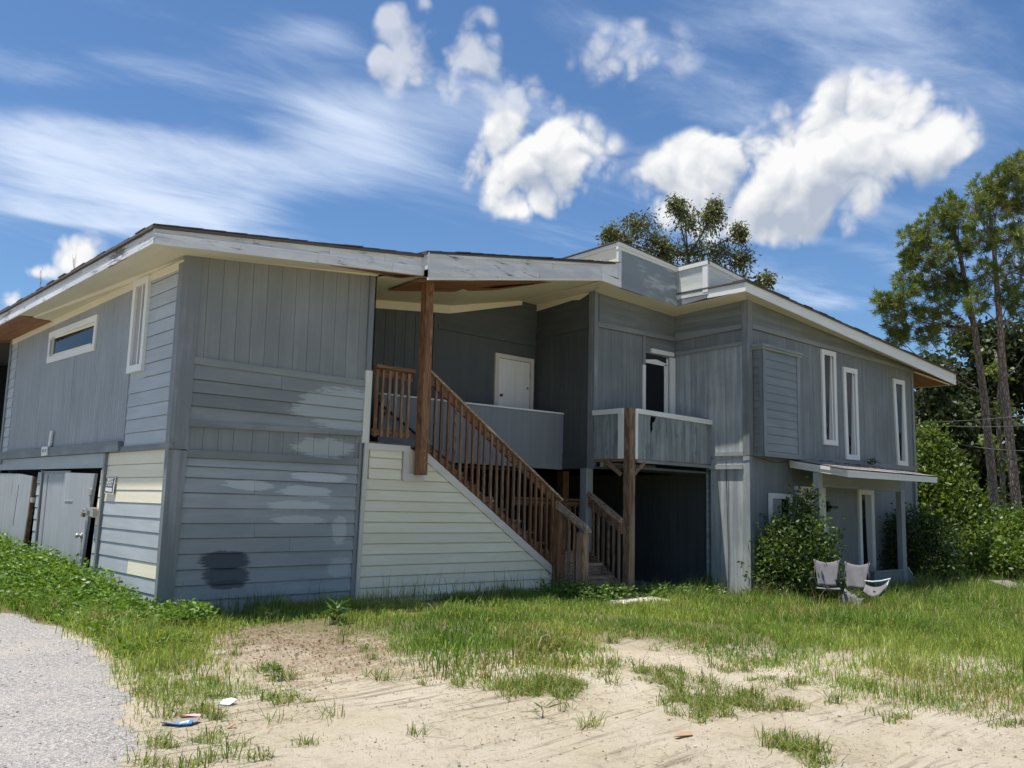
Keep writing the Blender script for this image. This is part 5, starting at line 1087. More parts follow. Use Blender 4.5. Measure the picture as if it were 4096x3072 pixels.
lit_o = flat_bits('dry_litter', lx, ly, rng.uniform(0.012, 0.10, len(lx)), rng.uniform(0.002, 0.006, len(lx)), colvar(len(lx), (0.06, 0.035, 0.02), (0.26, 0.18, 0.10), 0.3)); tag(lit_o, 'brown straw and leaf litter strewn over the sand', kind='stuff')
lx = rng.normal(4.9, 0.6, 800); ly = rng.normal(8.7, 0.95, 800); k = inpoly(lx, ly, LITTER); lx, ly = lx[k], ly[k]
lo2 = flat_bits('dead_leaves', lx, ly, rng.uniform(0.025, 0.06, len(lx)), rng.uniform(0.012, 0.028, len(lx)), colvar(len(lx), (0.085, 0.04, 0.02), (0.25, 0.13, 0.06), 0.3)); tag(lo2, 'curled brown dead leaves on the bare patch', kind='stuff')
# pebbles
px_ = rng.uniform(1.0, 9.5, 9000); py_ = rng.uniform(1.8, 11, 9000); k = inpoly(px_, py_, BARE) | (px_ < roadx(py_)); px_, py_ = px_[k], py_[k]; n = len(px_)
s_ = rng.exponential(0.0025, n)+0.002; C = np.stack([px_, py_, gz(px_, py_)+s_*0.3+np.where(px_ < roadx(py_), 0.022, 0)], 1)
oct_ = np.array([[1, 0, 0], [0, 1, 0], [-1, 0, 0], [0, -1, 0], [0, 0, 0.7], [0, 0, -0.7]], float)
V = (C[:, None]+oct_[None]*s_[:, None, None]*rng.uniform(0.6, 1.4, (n, 6, 1))).reshape(-1, 3)
fi = np.array([[0, 1, 4], [1, 2, 4], [2, 3, 4], [3, 0, 4], [1, 0, 5], [2, 1, 5], [3, 2, 5], [0, 3, 5]]); idx = (np.arange(n)[:, None, None]*6+fi[None]).ravel()
MAT['pebble'] = leafmat('pebbles', 0.9, 0.0, 0.2)
pb_ = npmesh('pebbles', V, np.full(n*8, 3), idx, 'pebble', np.repeat(colvar(n, (0.18, 0.15, 0.12), (0.5, 0.44, 0.36), 0.2), 6, 0)); tag(pb_, 'small loose pebbles on the sand and driveway', kind='stuff')
# leafy ground cover at the left and by the steps
def weed_arrays(x, y, h, nl, ls):
    P = []; A = []; S = []
    for i in range(len(x)):
        n = nl; f = rng.random(n)**0.6; a = rng.uniform(0, 2*np.pi, n); r = rng.uniform(0.0, 0.10, n)*(0.6+h[i]*2)
        z = float(gz(x[i], y[i]))+f*h[i]
        P.append(np.stack([x[i]+np.cos(a)*r, y[i]+np.sin(a)*r, z], 1)); A.append(np.stack([np.cos(a), np.sin(a), rng.uniform(-0.25, 0.7, n)], 1)); S.append(np.full(n, ls)*rng.uniform(0.6, 1.3, n))
    return np.concatenate(P), np.concatenate(A), np.concatenate(S)
wy = rng.uniform(8.9, 20.5, 5200); lo_ = roadx(wy)+0.12; wx = lo_+(5.3-lo_)*rng.random(5200)
k = (wx < 4.36) | ((wy < 11.25) & (wx < 4.7)); k &= ~((wy < 10.2) & (wx > 3.0+rng.random(5200)*0.9)); k &= rng.random(5200) < np.clip(vnoise(wx, wy, 1.4, 17)*1.5+0.1, 0, 1); wx, wy = wx[k], wy[k]
wh = (0.10+0.22*np.clip((wx-roadx(wy))/1.2, 0, 1))*rng.uniform(0.6, 1.3, len(wx))*(0.65+0.6*sstep(wy, 11, 14))
P, A, S = weed_arrays(wx, wy, wh, 20, 0.07)
gc_ = leaves('ground_cover', P, A, S, S*0.48, colvar(len(P), (0.075, 0.17, 0.022), (0.18, 0.29, 0.045), 0.25)); tag(gc_, 'bright leafy weeds creeping between driveway and side wall', kind='stuff')
wx = np.concatenate([rng.normal(11.15, 0.30, 60), rng.normal(11.9, 0.45, 30), rng.normal(13.6, 0.45, 70)]); wy = np.concatenate([rng.normal(10.5, 0.22, 60), rng.normal(10.45, 0.1, 30), rng.normal(10.35, 0.16, 70)])
P, A, S = weed_arrays(wx, wy, rng.uniform(0.12, 0.34, len(wx)), 26, 0.075)
wd2 = leaves('weeds', P, A, S, S*0.42, colvar(len(P), (0.06, 0.14, 0.025), (0.17, 0.26, 0.06), 0.25)); tag(wd2, 'leafy weeds around the foot of the wooden steps', kind='stuff')
def plant(name, label, cat, x, y, h, n, ls, c1, c2, asp=0.4, spread=0.12):
    z = float(gz(x, y)); f = rng.random(n)**0.7; a = rng.uniform(0, 2*np.pi, n); r = rng.uniform(0, spread, n)
    root = tag(empty(name, (x, y, z)), label, cat)
    P = np.stack([x+np.cos(a)*r*0.4, y+np.sin(a)*r*0.4, z+f*h], 1); A = np.stack([np.cos(a), np.sin(a), rng.uniform(-0.1, 0.9, n)], 1); S = ls*rng.uniform(0.6, 1.3, n)
    leaves('foliage', P, A, S, S*asp, colvar(n, c1, c2, 0.2), parent=root)
    tubes('stem', [([(x, y, z-0.02), (x+0.01, y, z+h*0.5), (x, y+0.01, z+h*0.95)], [0.006, 0.005, 0.002])], 'bark2', root, 5)
    return root
plant('broadleaf_weed', 'broad-leaved green weed at the edge of the bare litter patch', 'weed', 6.05, 9.75, 0.22, 34, 0.16, (0.05, 0.12, 0.03), (0.12, 0.20, 0.06))
plant('grass_seedling', 'lone upright grass seedling standing in open sand', 'seedling', 4.98, 5.05, 0.10, 14, 0.14, (0.07, 0.12, 0.03), (0.16, 0.19, 0.06), 0.09, 0.03)
plant('young_weed', 'small bright leafy weed beside the brown litter', 'weed', 3.92, 7.35, 0.10, 20, 0.07, (0.07, 0.16, 0.03), (0.14, 0.22, 0.05))
# ------------------------------------------------------------------ shrubs and trees
def shrub(name, label, cat, lobes, nleaf, ls, c1, c2, asp=0.45, group=None, mat='leaf', shell=0.55, core=None):
    """lobes: (x,y,z,rx,rz); leaves grow on short twigs that leave the lobe surfaces"""
    bx = np.mean([l[0] for l in lobes]); by = np.mean([l[1] for l in lobes]); root = tag(empty(name, (bx, by, float(gz(bx, by)))), label, cat, group)
    vol = np.array([l[3]**2*l[4] for l in lobes])**0.67; cnt = (nleaf*vol/vol.sum()).astype(int); Ps = []; As = []; paths = []
    for (x, y, z, rx, rz), n in zip(lobes, cnt):
        ntw = max(6, n//9); d = unit(rng.normal(size=(ntw, 3))); rr_ = rng.uniform(shell, 1.08, (ntw, 1))**0.8
        tw = np.array([[x, y, z]])+d*rr_*np.array([[rx, rx, rz]])
        m = n//ntw+1; base = np.repeat(tw, m, 0); dd_2 = np.repeat(d, m, 0); sp = ls*1.4
        Ps.append(base+rng.normal(0, sp, base.shape)); As.append(dd_2*0.5+rng.normal(0, 0.75, base.shape)+np.array([[0, 0, 0.15]]))
        for q in range(0, ntw, max(1, ntw//10)): paths.append(([(bx, by, float(gz(bx, by))), (bx*0.4+x*0.6, by*0.4+y*0.6, z-rz*0.4), tuple(tw[q])], [0.02, 0.012, 0.004]))
    P = np.concatenate(Ps); A = np.concatenate(As); k = P[:, 2] > gz(P[:, 0], P[:, 1])+0.02; P, A = P[k], A[k]; S = ls*rng.uniform(0.6, 1.35, len(P))
    col = colvar(len(P), c1, c2, 0.25)
    leaves('foliage', P, A, S, S*asp, col, mat, root); tubes('branches', paths, 'bark2', root, 5)
    return root
shrub('shrub', 'round glossy green bush beside the camping chairs, in front of the entry', 'bush',
      [(x-0.36, y+0.30, z, r, h) for x, y, z, r, h in ((16.25, 9.15, 0.45, 0.62, 0.62), (16.95, 9.0, 0.42, 0.62, 0.6), (16.55, 9.05, 0.95, 0.62, 0.5), (16.75, 9.05, 1.35, 0.38, 0.45), (17.2, 9.0, 0.95, 0.32, 0.35), (16.35, 9.1, 1.2, 0.3, 0.35), (16.85, 9.05, 1.75, 0.2, 0.3), (17.45, 8.95, 0.85, 0.2, 0.3), (16.05, 9.15, 0.9, 0.25, 0.3))],
      9500, 0.088, (0.035, 0.075, 0.014), (0.13, 0.19, 0.045))
shrub('shrub', 'dark dense bush against the wall beyond the porch buttress', 'bush',
      [(22.1, 9.35, 0.5, 0.75, 0.75), (21.6, 9.55, 0.9, 0.5, 0.75), (22.5, 9.25, 0.9, 0.55, 0.6), (21.3, 9.65, 0.7, 0.35, 0.8), (22.0, 9.5, 1.35, 0.45, 0.4)], 8000, 0.085, (0.022, 0.045, 0.010), (0.07, 0.11, 0.025))
def lob(px, py, depth, r, rz=None):
    p = away(px, py, depth); k = depth/1920.4; return (p.x, p.y, p.z, r*k, (rz or r)*k)
shrub('vine_mound', 'tall bright green vine-covered mound right of the house', 'vines',
      [lob(x, y, dp, r, rz) for x, y, dp, r, rz in ((2005, 945, 27.5, 20, 22), (2030, 975, 27, 20, 20), (1995, 1000, 27, 26, 34), (2050, 1010, 27, 22, 26), (2025, 1040, 26.5, 30, 26), (2075, 1050, 26.5, 24, 22), (1990, 1070, 26.5, 26, 36), (2045, 1095, 26, 34, 32), (2095, 1090, 26.2, 22, 22), (2010, 1130, 26, 30, 34), (2080, 1135, 25.8, 34, 30), (2118, 1125, 26, 20, 20), (2060, 1185, 25, 40, 30), (2105, 1190, 25.5, 34, 30))],
      15000, 0.125, (0.035, 0.08, 0.012), (0.18, 0.24, 0.045), 0.6)
shrub('hedge_mound', 'sunlit green hedge mound at the right edge of the yard', 'hedge',
      [lob(2175, 1165, 24, 38, 42), lob(2205, 1145, 24.5, 40, 42), lob(2140, 1195, 23.5, 30, 32), lob(2240, 1150, 24.3, 42, 46), lob(2200, 1205, 23, 40, 34), lob(2160, 1215, 23, 30, 24), lob(2290, 1160, 25, 50, 55), lob(2250, 1200, 23, 40, 38), lob(2360, 1170, 26, 70, 60)],
      11000, 0.115, (0.05, 0.11, 0.015), (0.20, 0.27, 0.05), 0.6)
def limb(a, b, r0_, r1_, sag=0.1, n=5, wob=0.05):
    a, b = Vector(a), Vector(b); L = (b-a).length; pts = []
    for i in range(n+1):
        f = i/n; p = a.lerp(b, f); p.z += -sag*L*math.sin(math.pi*f)*0.5
        if 0 < i < n: p += Vector(rng.normal(0, wob*L*0.15, 3))
        pts.append(p)
    return (pts, [r0_+(r1_-r0_)*i/n for i in range(n+1)])
def tree(name, label, cat, trunk, r0_, r1_, lobes, ntw, nl, ls, asp, c1, c2, bark='bark2', group=None, droop=0.2, red=None, needle=False, base_f=(0.3, 0.9)):
    trunk = [Vector(p) for p in trunk]; root = tag(empty(name, tuple(trunk[0])), label, cat, group)
    n = len(trunk); paths = [(trunk, [r0_+(r1_-r0_)*i/(n-1) for i in range(n)])]; Ps = []; As = []; Ss = []; Cs = []
    for (x, y, z, rx, rz) in lobes:
        c = Vector((x, y, z)); below = [p for p in trunk if p.z < z+0.15*rz] or trunk[:1]; j = min(range(len(below)), key=lambda q: (below[q]-c).length+abs(below[q].z-(z-0.8*rx))*0.4)
        a = below[j]; paths.append(limb(a, c, r0_*0.17, r0_*0.07, 0.12))
        for q in range(ntw):
            d = Vector(unit(rng.normal(size=(1, 3)))[0]); e = c+Vector((d.x*rx, d.y*rx, d.z*rz))*rng.uniform(0.55, 1.1); e.z -= droop*rx*rng.random()
            if q % 2 == 0 or needle: paths.append(limb(c.lerp(e, 0.0), e, r0_*0.045, r0_*0.015, -0.05, 3))
            if needle:
                m = 34; A = unit(rng.normal(size=(m, 3))+np.array([[d.x, d.y, d.z+0.5]])*1.1); Ps.append(np.repeat([tuple(e)], m, 0)+rng.normal(0, 0.02, (m, 3))); As.append(A); Ss.append(np.full(m, ls)*rng.uniform(0.7, 1.2, m)); Cs.append(np.repeat(colvar(1, c1, c2, 0.2), m, 0))
            else:
                m = nl; f = rng.uniform(0.25, 1.05, (m, 1)); pt = np.array(c)[None]*(1-f)+np.array(e)[None]*f+rng.normal(0, ls*0.7, (m, 3))
                Ps.append(pt); As.append(rng.normal(0, 0.7, (m, 3))+np.array([[d.x*0.4, d.y*0.4, -droop*2]])); Ss.append(np.full(m, ls)*rng.uniform(0.6, 1.3, m))
                cc = colvar(m, c1, c2, 0.25)
                if red is not None and rng.random() < 0.35: cc = colvar(m, red, c1, 0.25)
                Cs.append(cc)
    P = np.concatenate(Ps); A = np.concatenate(As); S = np.concatenate(Ss); Cc = np.concatenate(Cs)
    leaves('crown', P, A, S, S*asp, Cc, 'needle' if needle else 'leaf', root, 0.05); tubes('trunk', paths, bark, root, 8)
    return root
def ground_at(p): return Vector((p.x, p.y, float(gz(p.x, p.y))-0.1))
D1 = 30
# broadleaf tree rising behind the roof
tb = away(1490, 700, 30); tr = [ground_at(tb)]+[Vector((tb.x+random.uniform(-.1, .1), tb.y, z)) for z in (3, 6, 8.5, 10.2)]
tree('broadleaf_tree', 'olive and rusty-leaved tree rising behind the roof', 'tree', tr, 0.22, 0.06,
     [lob(1318, 505, 29.5, 24, 24), lob(1330, 545, 29.5, 28, 26), lob(1370, 560, 29.5, 36, 34), lob(1375, 480, 30, 46, 40), lob(1345, 520, 29.5, 34, 32), lob(1410, 520, 30, 40, 42), lob(1420, 585, 30, 42, 40), lob(1480, 470, 30, 38, 44), lob(1462, 440, 30, 16, 24), lob(1495, 540, 30.3, 62, 55), lob(1535, 470, 30, 34, 38), lob(1545, 445, 30, 13, 20), lob(1560, 540, 30, 48, 55), lob(1600, 560, 30, 32, 42), lob(1597, 500, 30, 14, 30), lob(1470, 620, 30, 55, 45), lob(1550, 620, 30, 55, 45), lob(1610, 620, 30, 42, 38), lob(1655, 605, 30, 22, 16), lob(1440, 545, 30, 28, 40)],
     48, 17, 0.145, 0.34, (0.075, 0.11, 0.04), (0.20, 0.23, 0.10), droop=0.35, red=(0.13, 0.06, 0.035))
# pines
def path(pts, depth): return [away(x, y, depth) for x, y in pts]
PINEC = ((0.07, 0.12, 0.022), (0.22, 0.26, 0.06))
pa = path([(2140, 1000), (2125, 850), (2105, 710), (2085, 610), (2070, 530), (2052, 470)], 30); pa = [ground_at(away(2158, 1140, 30))]+pa
tree('pine_tree', 'tall pine with a wide left-leaning crown, left of the pair', 'tree', pa, 0.155, 0.04,
     [lob(x, y, 30+dz, r*1.25) for x, y, r, dz in ((1903, 652, 18, 0), (1925, 668, 20, .4), (1935, 705, 18, 0), (1950, 640, 22, -.4), (1965, 600, 24, 0), (1985, 555, 24, .5), (1975, 515, 22, 0), (2005, 500, 26, 0), (2020, 540, 28, -.5), (2040, 480, 26, 0), (2050, 445, 20, .3), (2055, 560, 28, .5), (2030, 600, 28, 0), (1995, 620, 24, .6), (1985, 690, 22, 0), (2005, 730, 20, 0), (2040, 700, 24, .4), (2075, 640, 26, 0), (2085, 520, 26, 0), (2070, 470, 24, -.3), (1965, 560, 16, .2), (2030, 660, 20, -.4), (1940, 730, 14, 0), (2060, 610, 22, .3))],
     42, 0, 0.22, 0.095, *PINEC, bark='bark', group='pines at the right', needle=True, droop=0.0)
pb2 = path([(2182, 960), (2168, 820), (2160, 700), (2152, 600), (2146, 520), (2135, 440)], 28.5); pb2 = [ground_at(away(2208, 1140, 28.5))]+pb2
tree('pine_tree', 'tall straight pine at the right edge, right of the pair', 'tree', pb2, 0.155, 0.04,
     [lob(x, y, 28.5+dz, r*1.25) for x, y, r, dz in ((2105, 450, 26, 0), (2130, 415, 26, .3), (2160, 395, 26, 0), (2185, 385, 24, -.3), (2205, 360, 24, 0), (2230, 350, 28, .4), (2150, 465, 28, 0), (2190, 440, 28, .5), (2225, 430, 28, 0), (2120, 520, 24, .2), (2180, 520, 26, -.4), (2220, 510, 28, 0), (2200, 580, 26, .5), (2235, 600, 30, 0), (2130, 590, 22, 0), (2215, 660, 24, 0), (2250, 680, 26, .3), (2110, 650, 20, 0), (2180, 640, 18, 0), (2260, 440, 30, 0), (2270, 530, 30, 0), (2240, 730, 20, 0))],
     42, 0, 0.22, 0.095, *PINEC, bark='bark', group='pines at the right', needle=True, droop=0.0)
# slim trunk between the pines and the dark wood behind
ts = path([(2165, 1020), (2155, 900), (2160, 820), (2150, 760)], 33); ts = [ground_at(away(2168, 1140, 33))]+ts
tree('slim_tree', 'slim pale-stemmed tree between the two pines', 'tree', ts, 0.11, 0.04, [lob(2150, 800, 33, 26), lob(2170, 880, 33, 24), lob(2140, 950, 33, 22), lob(2175, 1000, 33, 22), lob(2150, 1070, 33, 28)], 16, 8, 0.2, 0.5, (0.06, 0.10, 0.02), (0.19, 0.24, 0.06))
names = ['shadowy tree directly behind the eave end', 'dark leafy tree behind the vine mound', 'dark tree behind the left pine trunk', 'dark tree behind the right pine trunk', 'tall dark tree rising at the right frame edge', 'dark tree beyond the right frame edge', 'far dark tree past the hedge']
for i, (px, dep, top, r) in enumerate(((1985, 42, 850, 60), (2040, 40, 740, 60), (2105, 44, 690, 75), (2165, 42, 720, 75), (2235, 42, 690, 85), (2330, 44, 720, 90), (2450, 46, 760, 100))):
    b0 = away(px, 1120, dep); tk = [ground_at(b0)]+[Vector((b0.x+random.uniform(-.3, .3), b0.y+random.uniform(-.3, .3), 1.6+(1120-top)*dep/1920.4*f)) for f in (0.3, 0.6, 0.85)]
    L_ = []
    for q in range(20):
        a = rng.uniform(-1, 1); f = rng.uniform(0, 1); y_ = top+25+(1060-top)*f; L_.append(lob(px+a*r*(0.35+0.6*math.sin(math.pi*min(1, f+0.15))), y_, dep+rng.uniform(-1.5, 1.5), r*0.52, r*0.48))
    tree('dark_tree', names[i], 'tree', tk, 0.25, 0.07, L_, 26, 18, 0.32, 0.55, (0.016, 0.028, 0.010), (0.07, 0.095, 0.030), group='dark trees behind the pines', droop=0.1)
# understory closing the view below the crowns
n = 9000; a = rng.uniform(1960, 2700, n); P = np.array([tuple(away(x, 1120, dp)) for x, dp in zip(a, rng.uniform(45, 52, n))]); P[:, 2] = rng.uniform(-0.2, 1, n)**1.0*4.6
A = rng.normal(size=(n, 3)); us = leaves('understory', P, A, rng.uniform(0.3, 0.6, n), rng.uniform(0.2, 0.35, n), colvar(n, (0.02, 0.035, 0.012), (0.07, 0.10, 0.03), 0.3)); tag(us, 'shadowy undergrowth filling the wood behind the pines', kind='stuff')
n = 14000; a = rng.uniform(-2.6, 1.7, n); rr2 = rng.uniform(75, 110, n); P = np.stack([np.cos(a)*rr2, np.sin(a)*rr2, rng.uniform(0, 1, n)**1.3*(7+4*vnoise(a*6+20, a*0, 1.0, 40))], 1)
fw = leaves('far_woods', P, rng.normal(size=(n, 3)), rng.uniform(1.0, 2.2, n), rng.uniform(0.8, 1.4, n), colvar(n, (0.03, 0.05, 0.018), (0.08, 0.11, 0.035), 0.3)); tag(fw, 'distant belt of woods around the lot', kind='stuff')
# ------------------------------------------------------------------ smaller things
def wire(label, p, q):
    a, b_ = away(*p), away(*q); d = b_-a; a2, b3 = a-d*0.25, b_+d*2.0; pts = [a2.lerp(b3, k/12)-Vector((0, 0, 0.5*math.sin(math.pi*k/12))) for k in range(13)]
    o = tubes('power_line', [(pts, [0.0065]*13)], 'wirep', None, 5); tag(o, label, 'power line', 'power lines crossing the wood'); return o
MAT['wirep'] = plain('grey_cable', (0.16, 0.16, 0.16), 0.6)
wire('uppermost power line crossing in front of the dark wood', (1975, 905, 30), (2212, 862, 25)); wire('middle power line crossing in front of the dark wood', (2019, 911, 30), (2212, 884, 25)); wire('lowest power line crossing in front of the dark wood', (2077, 953, 30), (2212, 938, 25))
# signs on the side wall
def onL(y, z, t=0.0): return Matrix(((0, 0, -1, XA-t), (-1, 0, 0, y), (0, 1, 0, z), (0, 0, 0, 1)))
sg = tag(empty('warning_sign', (XA-0.03, 13.4, 1.74)), 'small black private property sign on the cream boards', 'sign')
SP = ('x', XA-0.03)
slab('sign_plate', SP, [(13.245, 1.612), (13.62, 1.628), (13.585, 1.866), (13.20, 1.862)], 0.0, 0.006, 'signwhite', sg)
slab('sign_field', SP, [(13.265, 1.735), (13.60, 1.74), (13.578, 1.845), (13.225, 1.84)], 0.006, 0.009, 'signblack', sg)
slab('sign_field', SP, [(13.272, 1.633), (13.605, 1.645), (13.602, 1.735), (13.268, 1.73)], 0.006, 0.0085, 'signblack', sg)
slab('blank_field', SP, [(13.30, 1.648), (13.58, 1.66), (13.576, 1.712), (13.295, 1.706)], 0.0085, 0.0105, 'signwhite', sg)
slab('sign_rim', SP, [(13.215, 1.848), (13.585, 1.853), (13.583, 1.861), (13.212, 1.857)], 0.006, 0.009, 'signblack', sg)
text('lettering', 'PRIVATE', 0.062, 'signwhite', sg, onL(13.40, 1.816, 0.0405), 0.0008, 0.0012, 1.02); text('lettering', 'PROPERTY', 0.058, 'signwhite', sg, onL(13.413, 1.772, 0.0405), 0.0008, 0.001, 0.98); text('lettering', 'NO TRESPASSING', 0.026, 'signwhite', sg, onL(13.425, 1.737, 0.0405), 0.0008, 0.0004, 1.25)
pq = tag(empty('name_plaque', (XA-0.08, 16.6, 2.3)), 'small hand-lettered white plaque with a notched stick above it', 'sign')
slab('plaque', ('x', XA-0.08), [(16.46, 2.245), (16.80, 2.24), (16.82, 2.39), (16.73, 2.40), (16.49, 2.395)], 0, 0.02, 'white', pq); slab('notched_stick', ('x', XA-0.02), [(16.53, 2.40), (16.64, 2.40), (16.60, 2.50), (16.58, 2.66), (16.47, 2.665), (16.49, 2.60), (16.51, 2.55), (16.50, 2.47)], 0, 0.035, 'white', pq, 'v')
text('lettering', 'SEC-01', 0.075, 'signblack', pq, onL(16.64, 2.325, 0.1015), 0.0008, 0.0, 1.2)
pl_ = tag(empty('padlock', (XA-0.11, 14.2, 1.33)), 'small brass padlock hanging from the door hasp', 'padlock')
box('lock_body', XA-0.13, XA-0.09, 14.20, 14.28, 1.27, 1.33, 'brass', pl_, 1); tubes('shackle', [([(XA-0.11, 14.215, 1.33), (XA-0.11, 14.205, 1.38), (XA-0.11, 14.235, 1.40), (XA-0.11, 14.265, 1.38), (XA-0.11, 14.265, 1.33)], [0.006]*5)], 'metal', pl_, 6)
# two worn camping chairs
def sheetgrid(name, fn, nu, nv, mat, parent):
    V = [fn(i/nu, j/nv) for j in range(nv+1) for i in range(nu+1)]; F = [(j*(nu+1)+i, j*(nu+1)+i+1, (j+1)*(nu+1)+i+1, (j+1)*(nu+1)+i) for j in range(nv) for i in range(nu)]
    o = mk(name, V, F, MAT[mat], parent, smooth=True)
    md = o.modifiers.new('thickness', 'SOLIDIFY'); md.thickness = 0.006
    return o
def chair(c, rot, label, broken):
    c = Vector(c); root = tag(empty('camping_chair', c), label, 'chair', 'camping chairs by the bush'); ca, sa = math.cos(rot), math.sin(rot)
    SCL = 0.86
    def W(x, y, z): return (c.x+(x*ca-y*sa)*SCL, c.y+(x*sa+y*ca)*SCL, c.z+z*SCL)          # local: +y faces out of the chair front
    def back(u, v):
        w = 0.27-0.12*v+0.04*v*v; x = (u-0.5)*2*w; yy = -0.22-0.20*(1-v)+0.05*math.sin(u*math.pi)*-1+0.022*math.sin(u*9+v*4)*(0.3+v); zz = 0.42+0.55*(1-v)-0.07*math.sin(u*math.pi)*max(0, 1-v*6); return W(x, yy, zz)
    sheetgrid('back_fabric', back, 12, 10, 'fabric', root)
    if not broken:
        sheetgrid('seat_fabric', lambda u, v: W((u-0.5)*0.5, -0.22+0.45*v, 0.40-0.07*math.sin(math.pi*u)*math.sin(math.pi*min(v+0.1, 1))), 10, 8, 'fabric', root)
    else:
        sheetgrid('seat_fabric', lambda u, v: W((u-0.5)*0.46, -0.22+0.42*v, 0.40-0.12*math.sin(math.pi*u)-0.16*v*u), 10, 8, 'fabric', root)
        WM = lambda x, y, z: W(-x, y, z)
        sheetgrid('torn_flap', lambda u, v: WM(-0.05-0.16*v+(u-0.5)*0.22*(1-0.3*v), 0.22+0.12*v, 0.30-0.34*v+0.03*math.sin(u*6)), 8, 8, 'fabric', root)
        sheetgrid('torn_flap', lambda u, v: WM(0.12+(u-0.5)*0.30*(1-0.6*v), 0.24+0.05*v, 0.28-0.20*v+0.03*math.sin(u*5+1)), 8, 6, 'fabric', root)
        sheetgrid('side_sling', lambda u, v: WM(0.22+0.46*u, 0.10-0.25*v, 0.46-0.20*math.sin(math.pi*(0.1+0.85*u))*(1-0.4*v)+0.08*u+0.10*v), 12, 5, 'fabric', root)
        tubes('side_bar', [([WM(0.2, -0.15, 0.60), WM(0.36, -0.15, 0.59), WM(0.55, -0.12, 0.62), WM(0.74, -0.1, 0.68)], [0.013]*4), ([WM(0.72, -0.1, 0.67), WM(0.68, -0.02, 0.55), WM(0.65, 0.06, 0.44)], [0.013]*3)], 'signwhite', root)
        sheetgrid('rag', lambda u, v: WM(0.38+0.2*u, -0.1+0.1*v, 0.34+0.05*math.sin(u*7)+0.03*v), 6, 4, 'rag', root)
    for s in (-1, 1):
        tubes('leg', [([W(0.26*s, 0.24, 0.0), W(0.10*s, 0.0, 0.24), W(-0.04*s, -0.2, 0.45)], [0.010]*3)], 'black', root); tubes('leg', [([W(0.26*s, -0.30, 0.0), W(0.27*s, -0.25, 0.45), W(0.23*s, -0.42, 0.98)], [0.010]*3)], 'black', root)
        if not (broken and s < 0):
            box_ = [W(0.29*s-0.03, -0.26, 0.60), W(0.29*s+0.03, -0.26, 0.60), W(0.29*s+0.035, 0.24, 0.61), W(0.29*s-0.035, 0.24, 0.61)]; V = box_+[(x, y, z-0.02) for x, y, z in box_]
            mk('armrest', V, [(0, 1, 2, 3), (4, 5, 6, 7), (0, 1, 5, 4), (1, 2, 6, 5), (2, 3, 7, 6), (3, 0, 4, 7)], MAT['black'], root); tubes('arm_post', [([W(0.29*s, 0.2, 0.60), W(0.27*s, 0.24, 0.2), W(0.26*s, 0.24, 0.0)], [0.010]*3)], 'black', root)
    return root
chair((15.52, 8.36, -0.10), R(120), 'pale grey camping chair with its back panel intact, nearer the bush', False)
chair((16.02, 8.12, -0.14), R(104), 'collapsing grey camping chair with torn seat and side sling hanging out', True)
# litter
def crumple(name, label, cat, x, y, pieces, th=0.006):
    z = float(gz(x, y))+0.012; root = tag(empty(name, (x, y, z)), label, cat)
    for k, (pts, mat, dz) in enumerate(pieces):
        n = len(pts); V = [(x+a, y+b_, z+dz+0.012*math.sin(a*40+b_*25)+0.35*max(0.0, b_*0.7+a*0.5)) for a, b_ in pts]; V += [(p[0], p[1], p[2]-th) for p in V]
        mk('piece', V, [tuple(range(n)), tuple(range(n, 2*n))]+[(i, (i+1) % n, n+(i+1) % n, n+i) for i in range(n)], MAT[mat], root)
    return root
crumple('crushed_packet', 'crushed blue, red and white packet lying at the driveway edge', 'litter', 2.72, 6.42, [([(-0.10, 0.06), (-0.02, -0.06), (0.10, -0.06), (0.16, 0.0), (0.05, 0.09)], 'littergrey', 0.0), ([(-0.12, 0.04), (-0.03, -0.075), (0.05, -0.09), (0.08, -0.05), (-0.03, 0.0), (-0.08, 0.06)], 'litterblue', 0.012), ([(-0.02, -0.045), (0.03, -0.075), (0.05, -0.06), (0.0, -0.03)], 'signwhite', 0.022), ([(0.05, 0.09), (0.16, 0.0), (0.145, -0.01), (0.03, 0.07)], 'litterred', 0.014)])
crumple('paper_scrap', 'scrap of white paper caught in the weeds', 'litter', 3.22, 6.72, [([(-0.06, 0.02), (0.0, -0.04), (0.07, -0.01), (0.05, 0.05), (-0.02, 0.05)], 'signwhite', 0.01)])
crumple('red_straw', 'red plastic straw beside the grass clump', 'litter', 5.72, 5.72, [([(-0.05, -0.03), (-0.04, -0.04), (0.07, 0.04), (0.06, 0.05)], 'litterred', 0.012)])
crumple('cardboard_scrap', 'flattened brown cardboard scrap on the open sand', 'litter', 5.42, 4.05, [([(-0.09, -0.02), (0.04, -0.05), (0.09, 0.0), (0.0, 0.03), (-0.08, 0.03)], 'card', 0.004)])
crumple('bark_scrap', 'small orange-brown bark scrap on the sand near the packet', 'litter', 2.98, 6.15, [([(-0.03, -0.01), (0.03, -0.01), (0.04, 0.015), (-0.02, 0.015)], 'card', 0.004)])
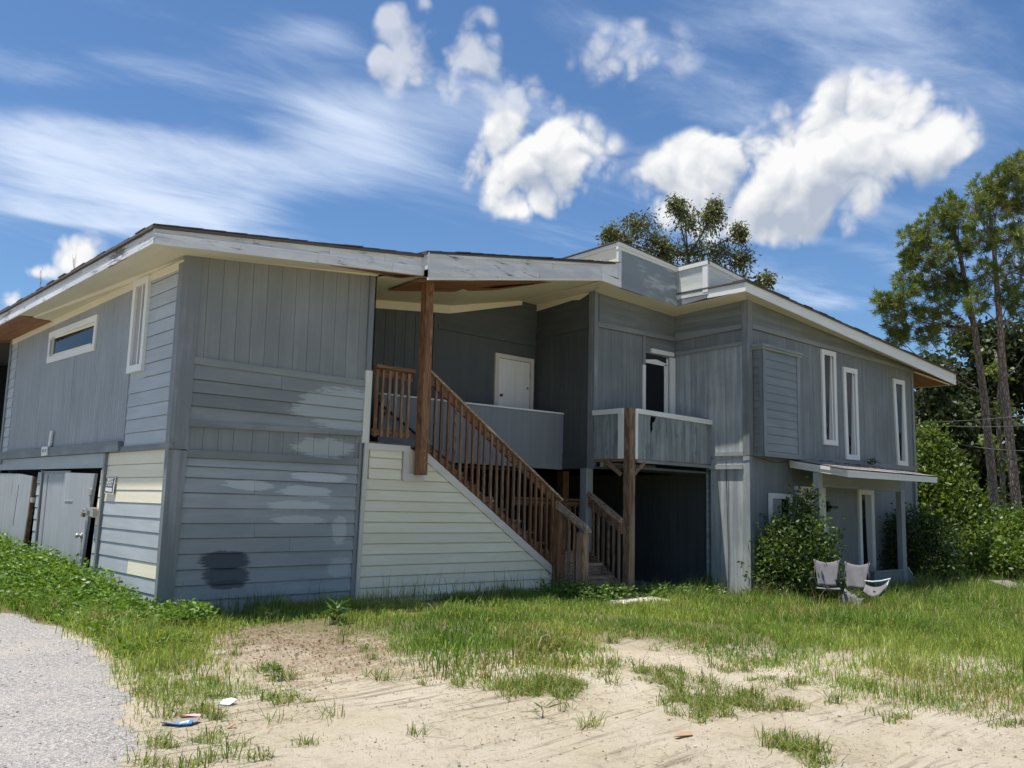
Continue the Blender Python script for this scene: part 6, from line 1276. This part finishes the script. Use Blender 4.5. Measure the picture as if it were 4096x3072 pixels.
# things half hidden by the vines
p = away(2040, 1172, 24.5); tp = tag(empty('plastic_sheet', tuple(p)), 'white plastic sheeting showing through the vines', 'sheeting')
sheetgrid('sheet', lambda u, v: tuple(away(2016+48*u, 1158+8*u+(34+8*u)*v+3*math.sin(u*9), 24.6-0.5*u+0.15*math.sin(u*7+v*3))), 10, 6, 'signwhite', tp)
p = away(2165, 1240, 21.5); bb_ = tag(empty('fallen_board', tuple(p)), 'grey board with a white edge lying in the grass by the hedge', 'board')
gp = float(gz(p.x, p.y)); mk('board', [(p.x-0.4, p.y-0.3, gp+0.12), (p.x+0.5, p.y-0.4, gp+0.10), (p.x+0.6, p.y+0.1, gp+0.22), (p.x-0.3, p.y+0.2, gp+0.24), (p.x-0.4, p.y-0.3, gp+0.10), (p.x+0.5, p.y-0.4, gp+0.08), (p.x+0.6, p.y+0.1, gp+0.20), (p.x-0.3, p.y+0.2, gp+0.22)], [(0, 1, 2, 3), (4, 5, 6, 7), (0, 1, 5, 4), (1, 2, 6, 5), (2, 3, 7, 6), (3, 0, 4, 7)], MAT['littergrey'], bb_)
beam('white_edge', (p.x+0.1, p.y-0.45, gp+0.24), (p.x+0.55, p.y-0.72, gp+0.14), 0.03, 0.03, 'signwhite', bb_)
p = away(2136, 1120, 62); sh_ = tag(empty('white_shed', (p.x, p.y, 0)), 'small white shed glimpsed between vines and pine trunk', 'shed')
box('wall', p.x-1.2, p.x+1.2, p.y-1.2, p.y+1.2, 0, 2.1, 'signwhite', sh_, 0); sheet('roof', [(p.x-1.5, p.y-1.5, 2.15), (p.x+1.5, p.y-1.5, 2.15), (p.x+1.5, p.y+1.5, 2.8), (p.x-1.5, p.y+1.5, 2.8)], 0.12, 'side', sh_)
# twigs sprouting from the left roof edge
def sprout(label, y, h):
    b0 = Vector((3.86, y, 4.88)); pt = [([b0, b0+Vector((0.0, 0.05, h*0.5)), b0+Vector((0.02, 0.16, h))], [0.006, 0.004, 0.002])]
    for k in range(6): f = 0.3+0.11*k; a0 = b0+Vector((0, 0.1*f, h*f)); pt.append(([a0, a0+Vector((0.0, (0.10 if k % 2 else -0.09), 0.12))], [0.003, 0.0015]))
    o = tubes('roof_twig', pt, 'bark2', None, 5); tag(o, label, 'twig', 'bare twigs on the roof edge')
sprout('larger bare twig sprouting from the left roof edge', 15.9, 0.42); sprout('smaller bare twig nearer the roof corner', 14.1, 0.26)
n = 60; a = rng.uniform(0, 6.28, n); P = np.stack([20.2+rng.normal(0, 0.08, n), 9.7+rng.normal(0, 0.06, n), 2.72+rng.random(n)*0.14], 1); fr2 = leaves('fern_sprout', P, np.stack([np.cos(a), np.sin(a), rng.random(n)], 1), 0.10, 0.03, colvar(n, (0.04, 0.08, 0.02), (0.10, 0.15, 0.04))); tag(fr2, 'small fern sprouting on the awning shingles', 'fern')
n = 90; P = np.stack([rng.uniform(17.6, 19.6, n), rng.uniform(9.0, 9.85, n), np.zeros(n)], 1); P[:, 2] = 2.475+0.25*(P[:, 1]-8.52)/(YE-8.52)+0.03; k = vnoise(P[:, 0], P[:, 1], 2.5, 6) > 0.45; P = P[k]; n = len(P); a = rng.uniform(0, 6.28, n)
aw_l = leaves('roof_litter', P, np.stack([np.cos(a), np.sin(a), rng.normal(0, .1, n)], 1), 0.09, 0.02, colvar(n, (0.12, 0.06, 0.03), (0.30, 0.17, 0.08)), 'drygrass'); tag(aw_l, 'dead leaves collected on the awning', kind='stuff')
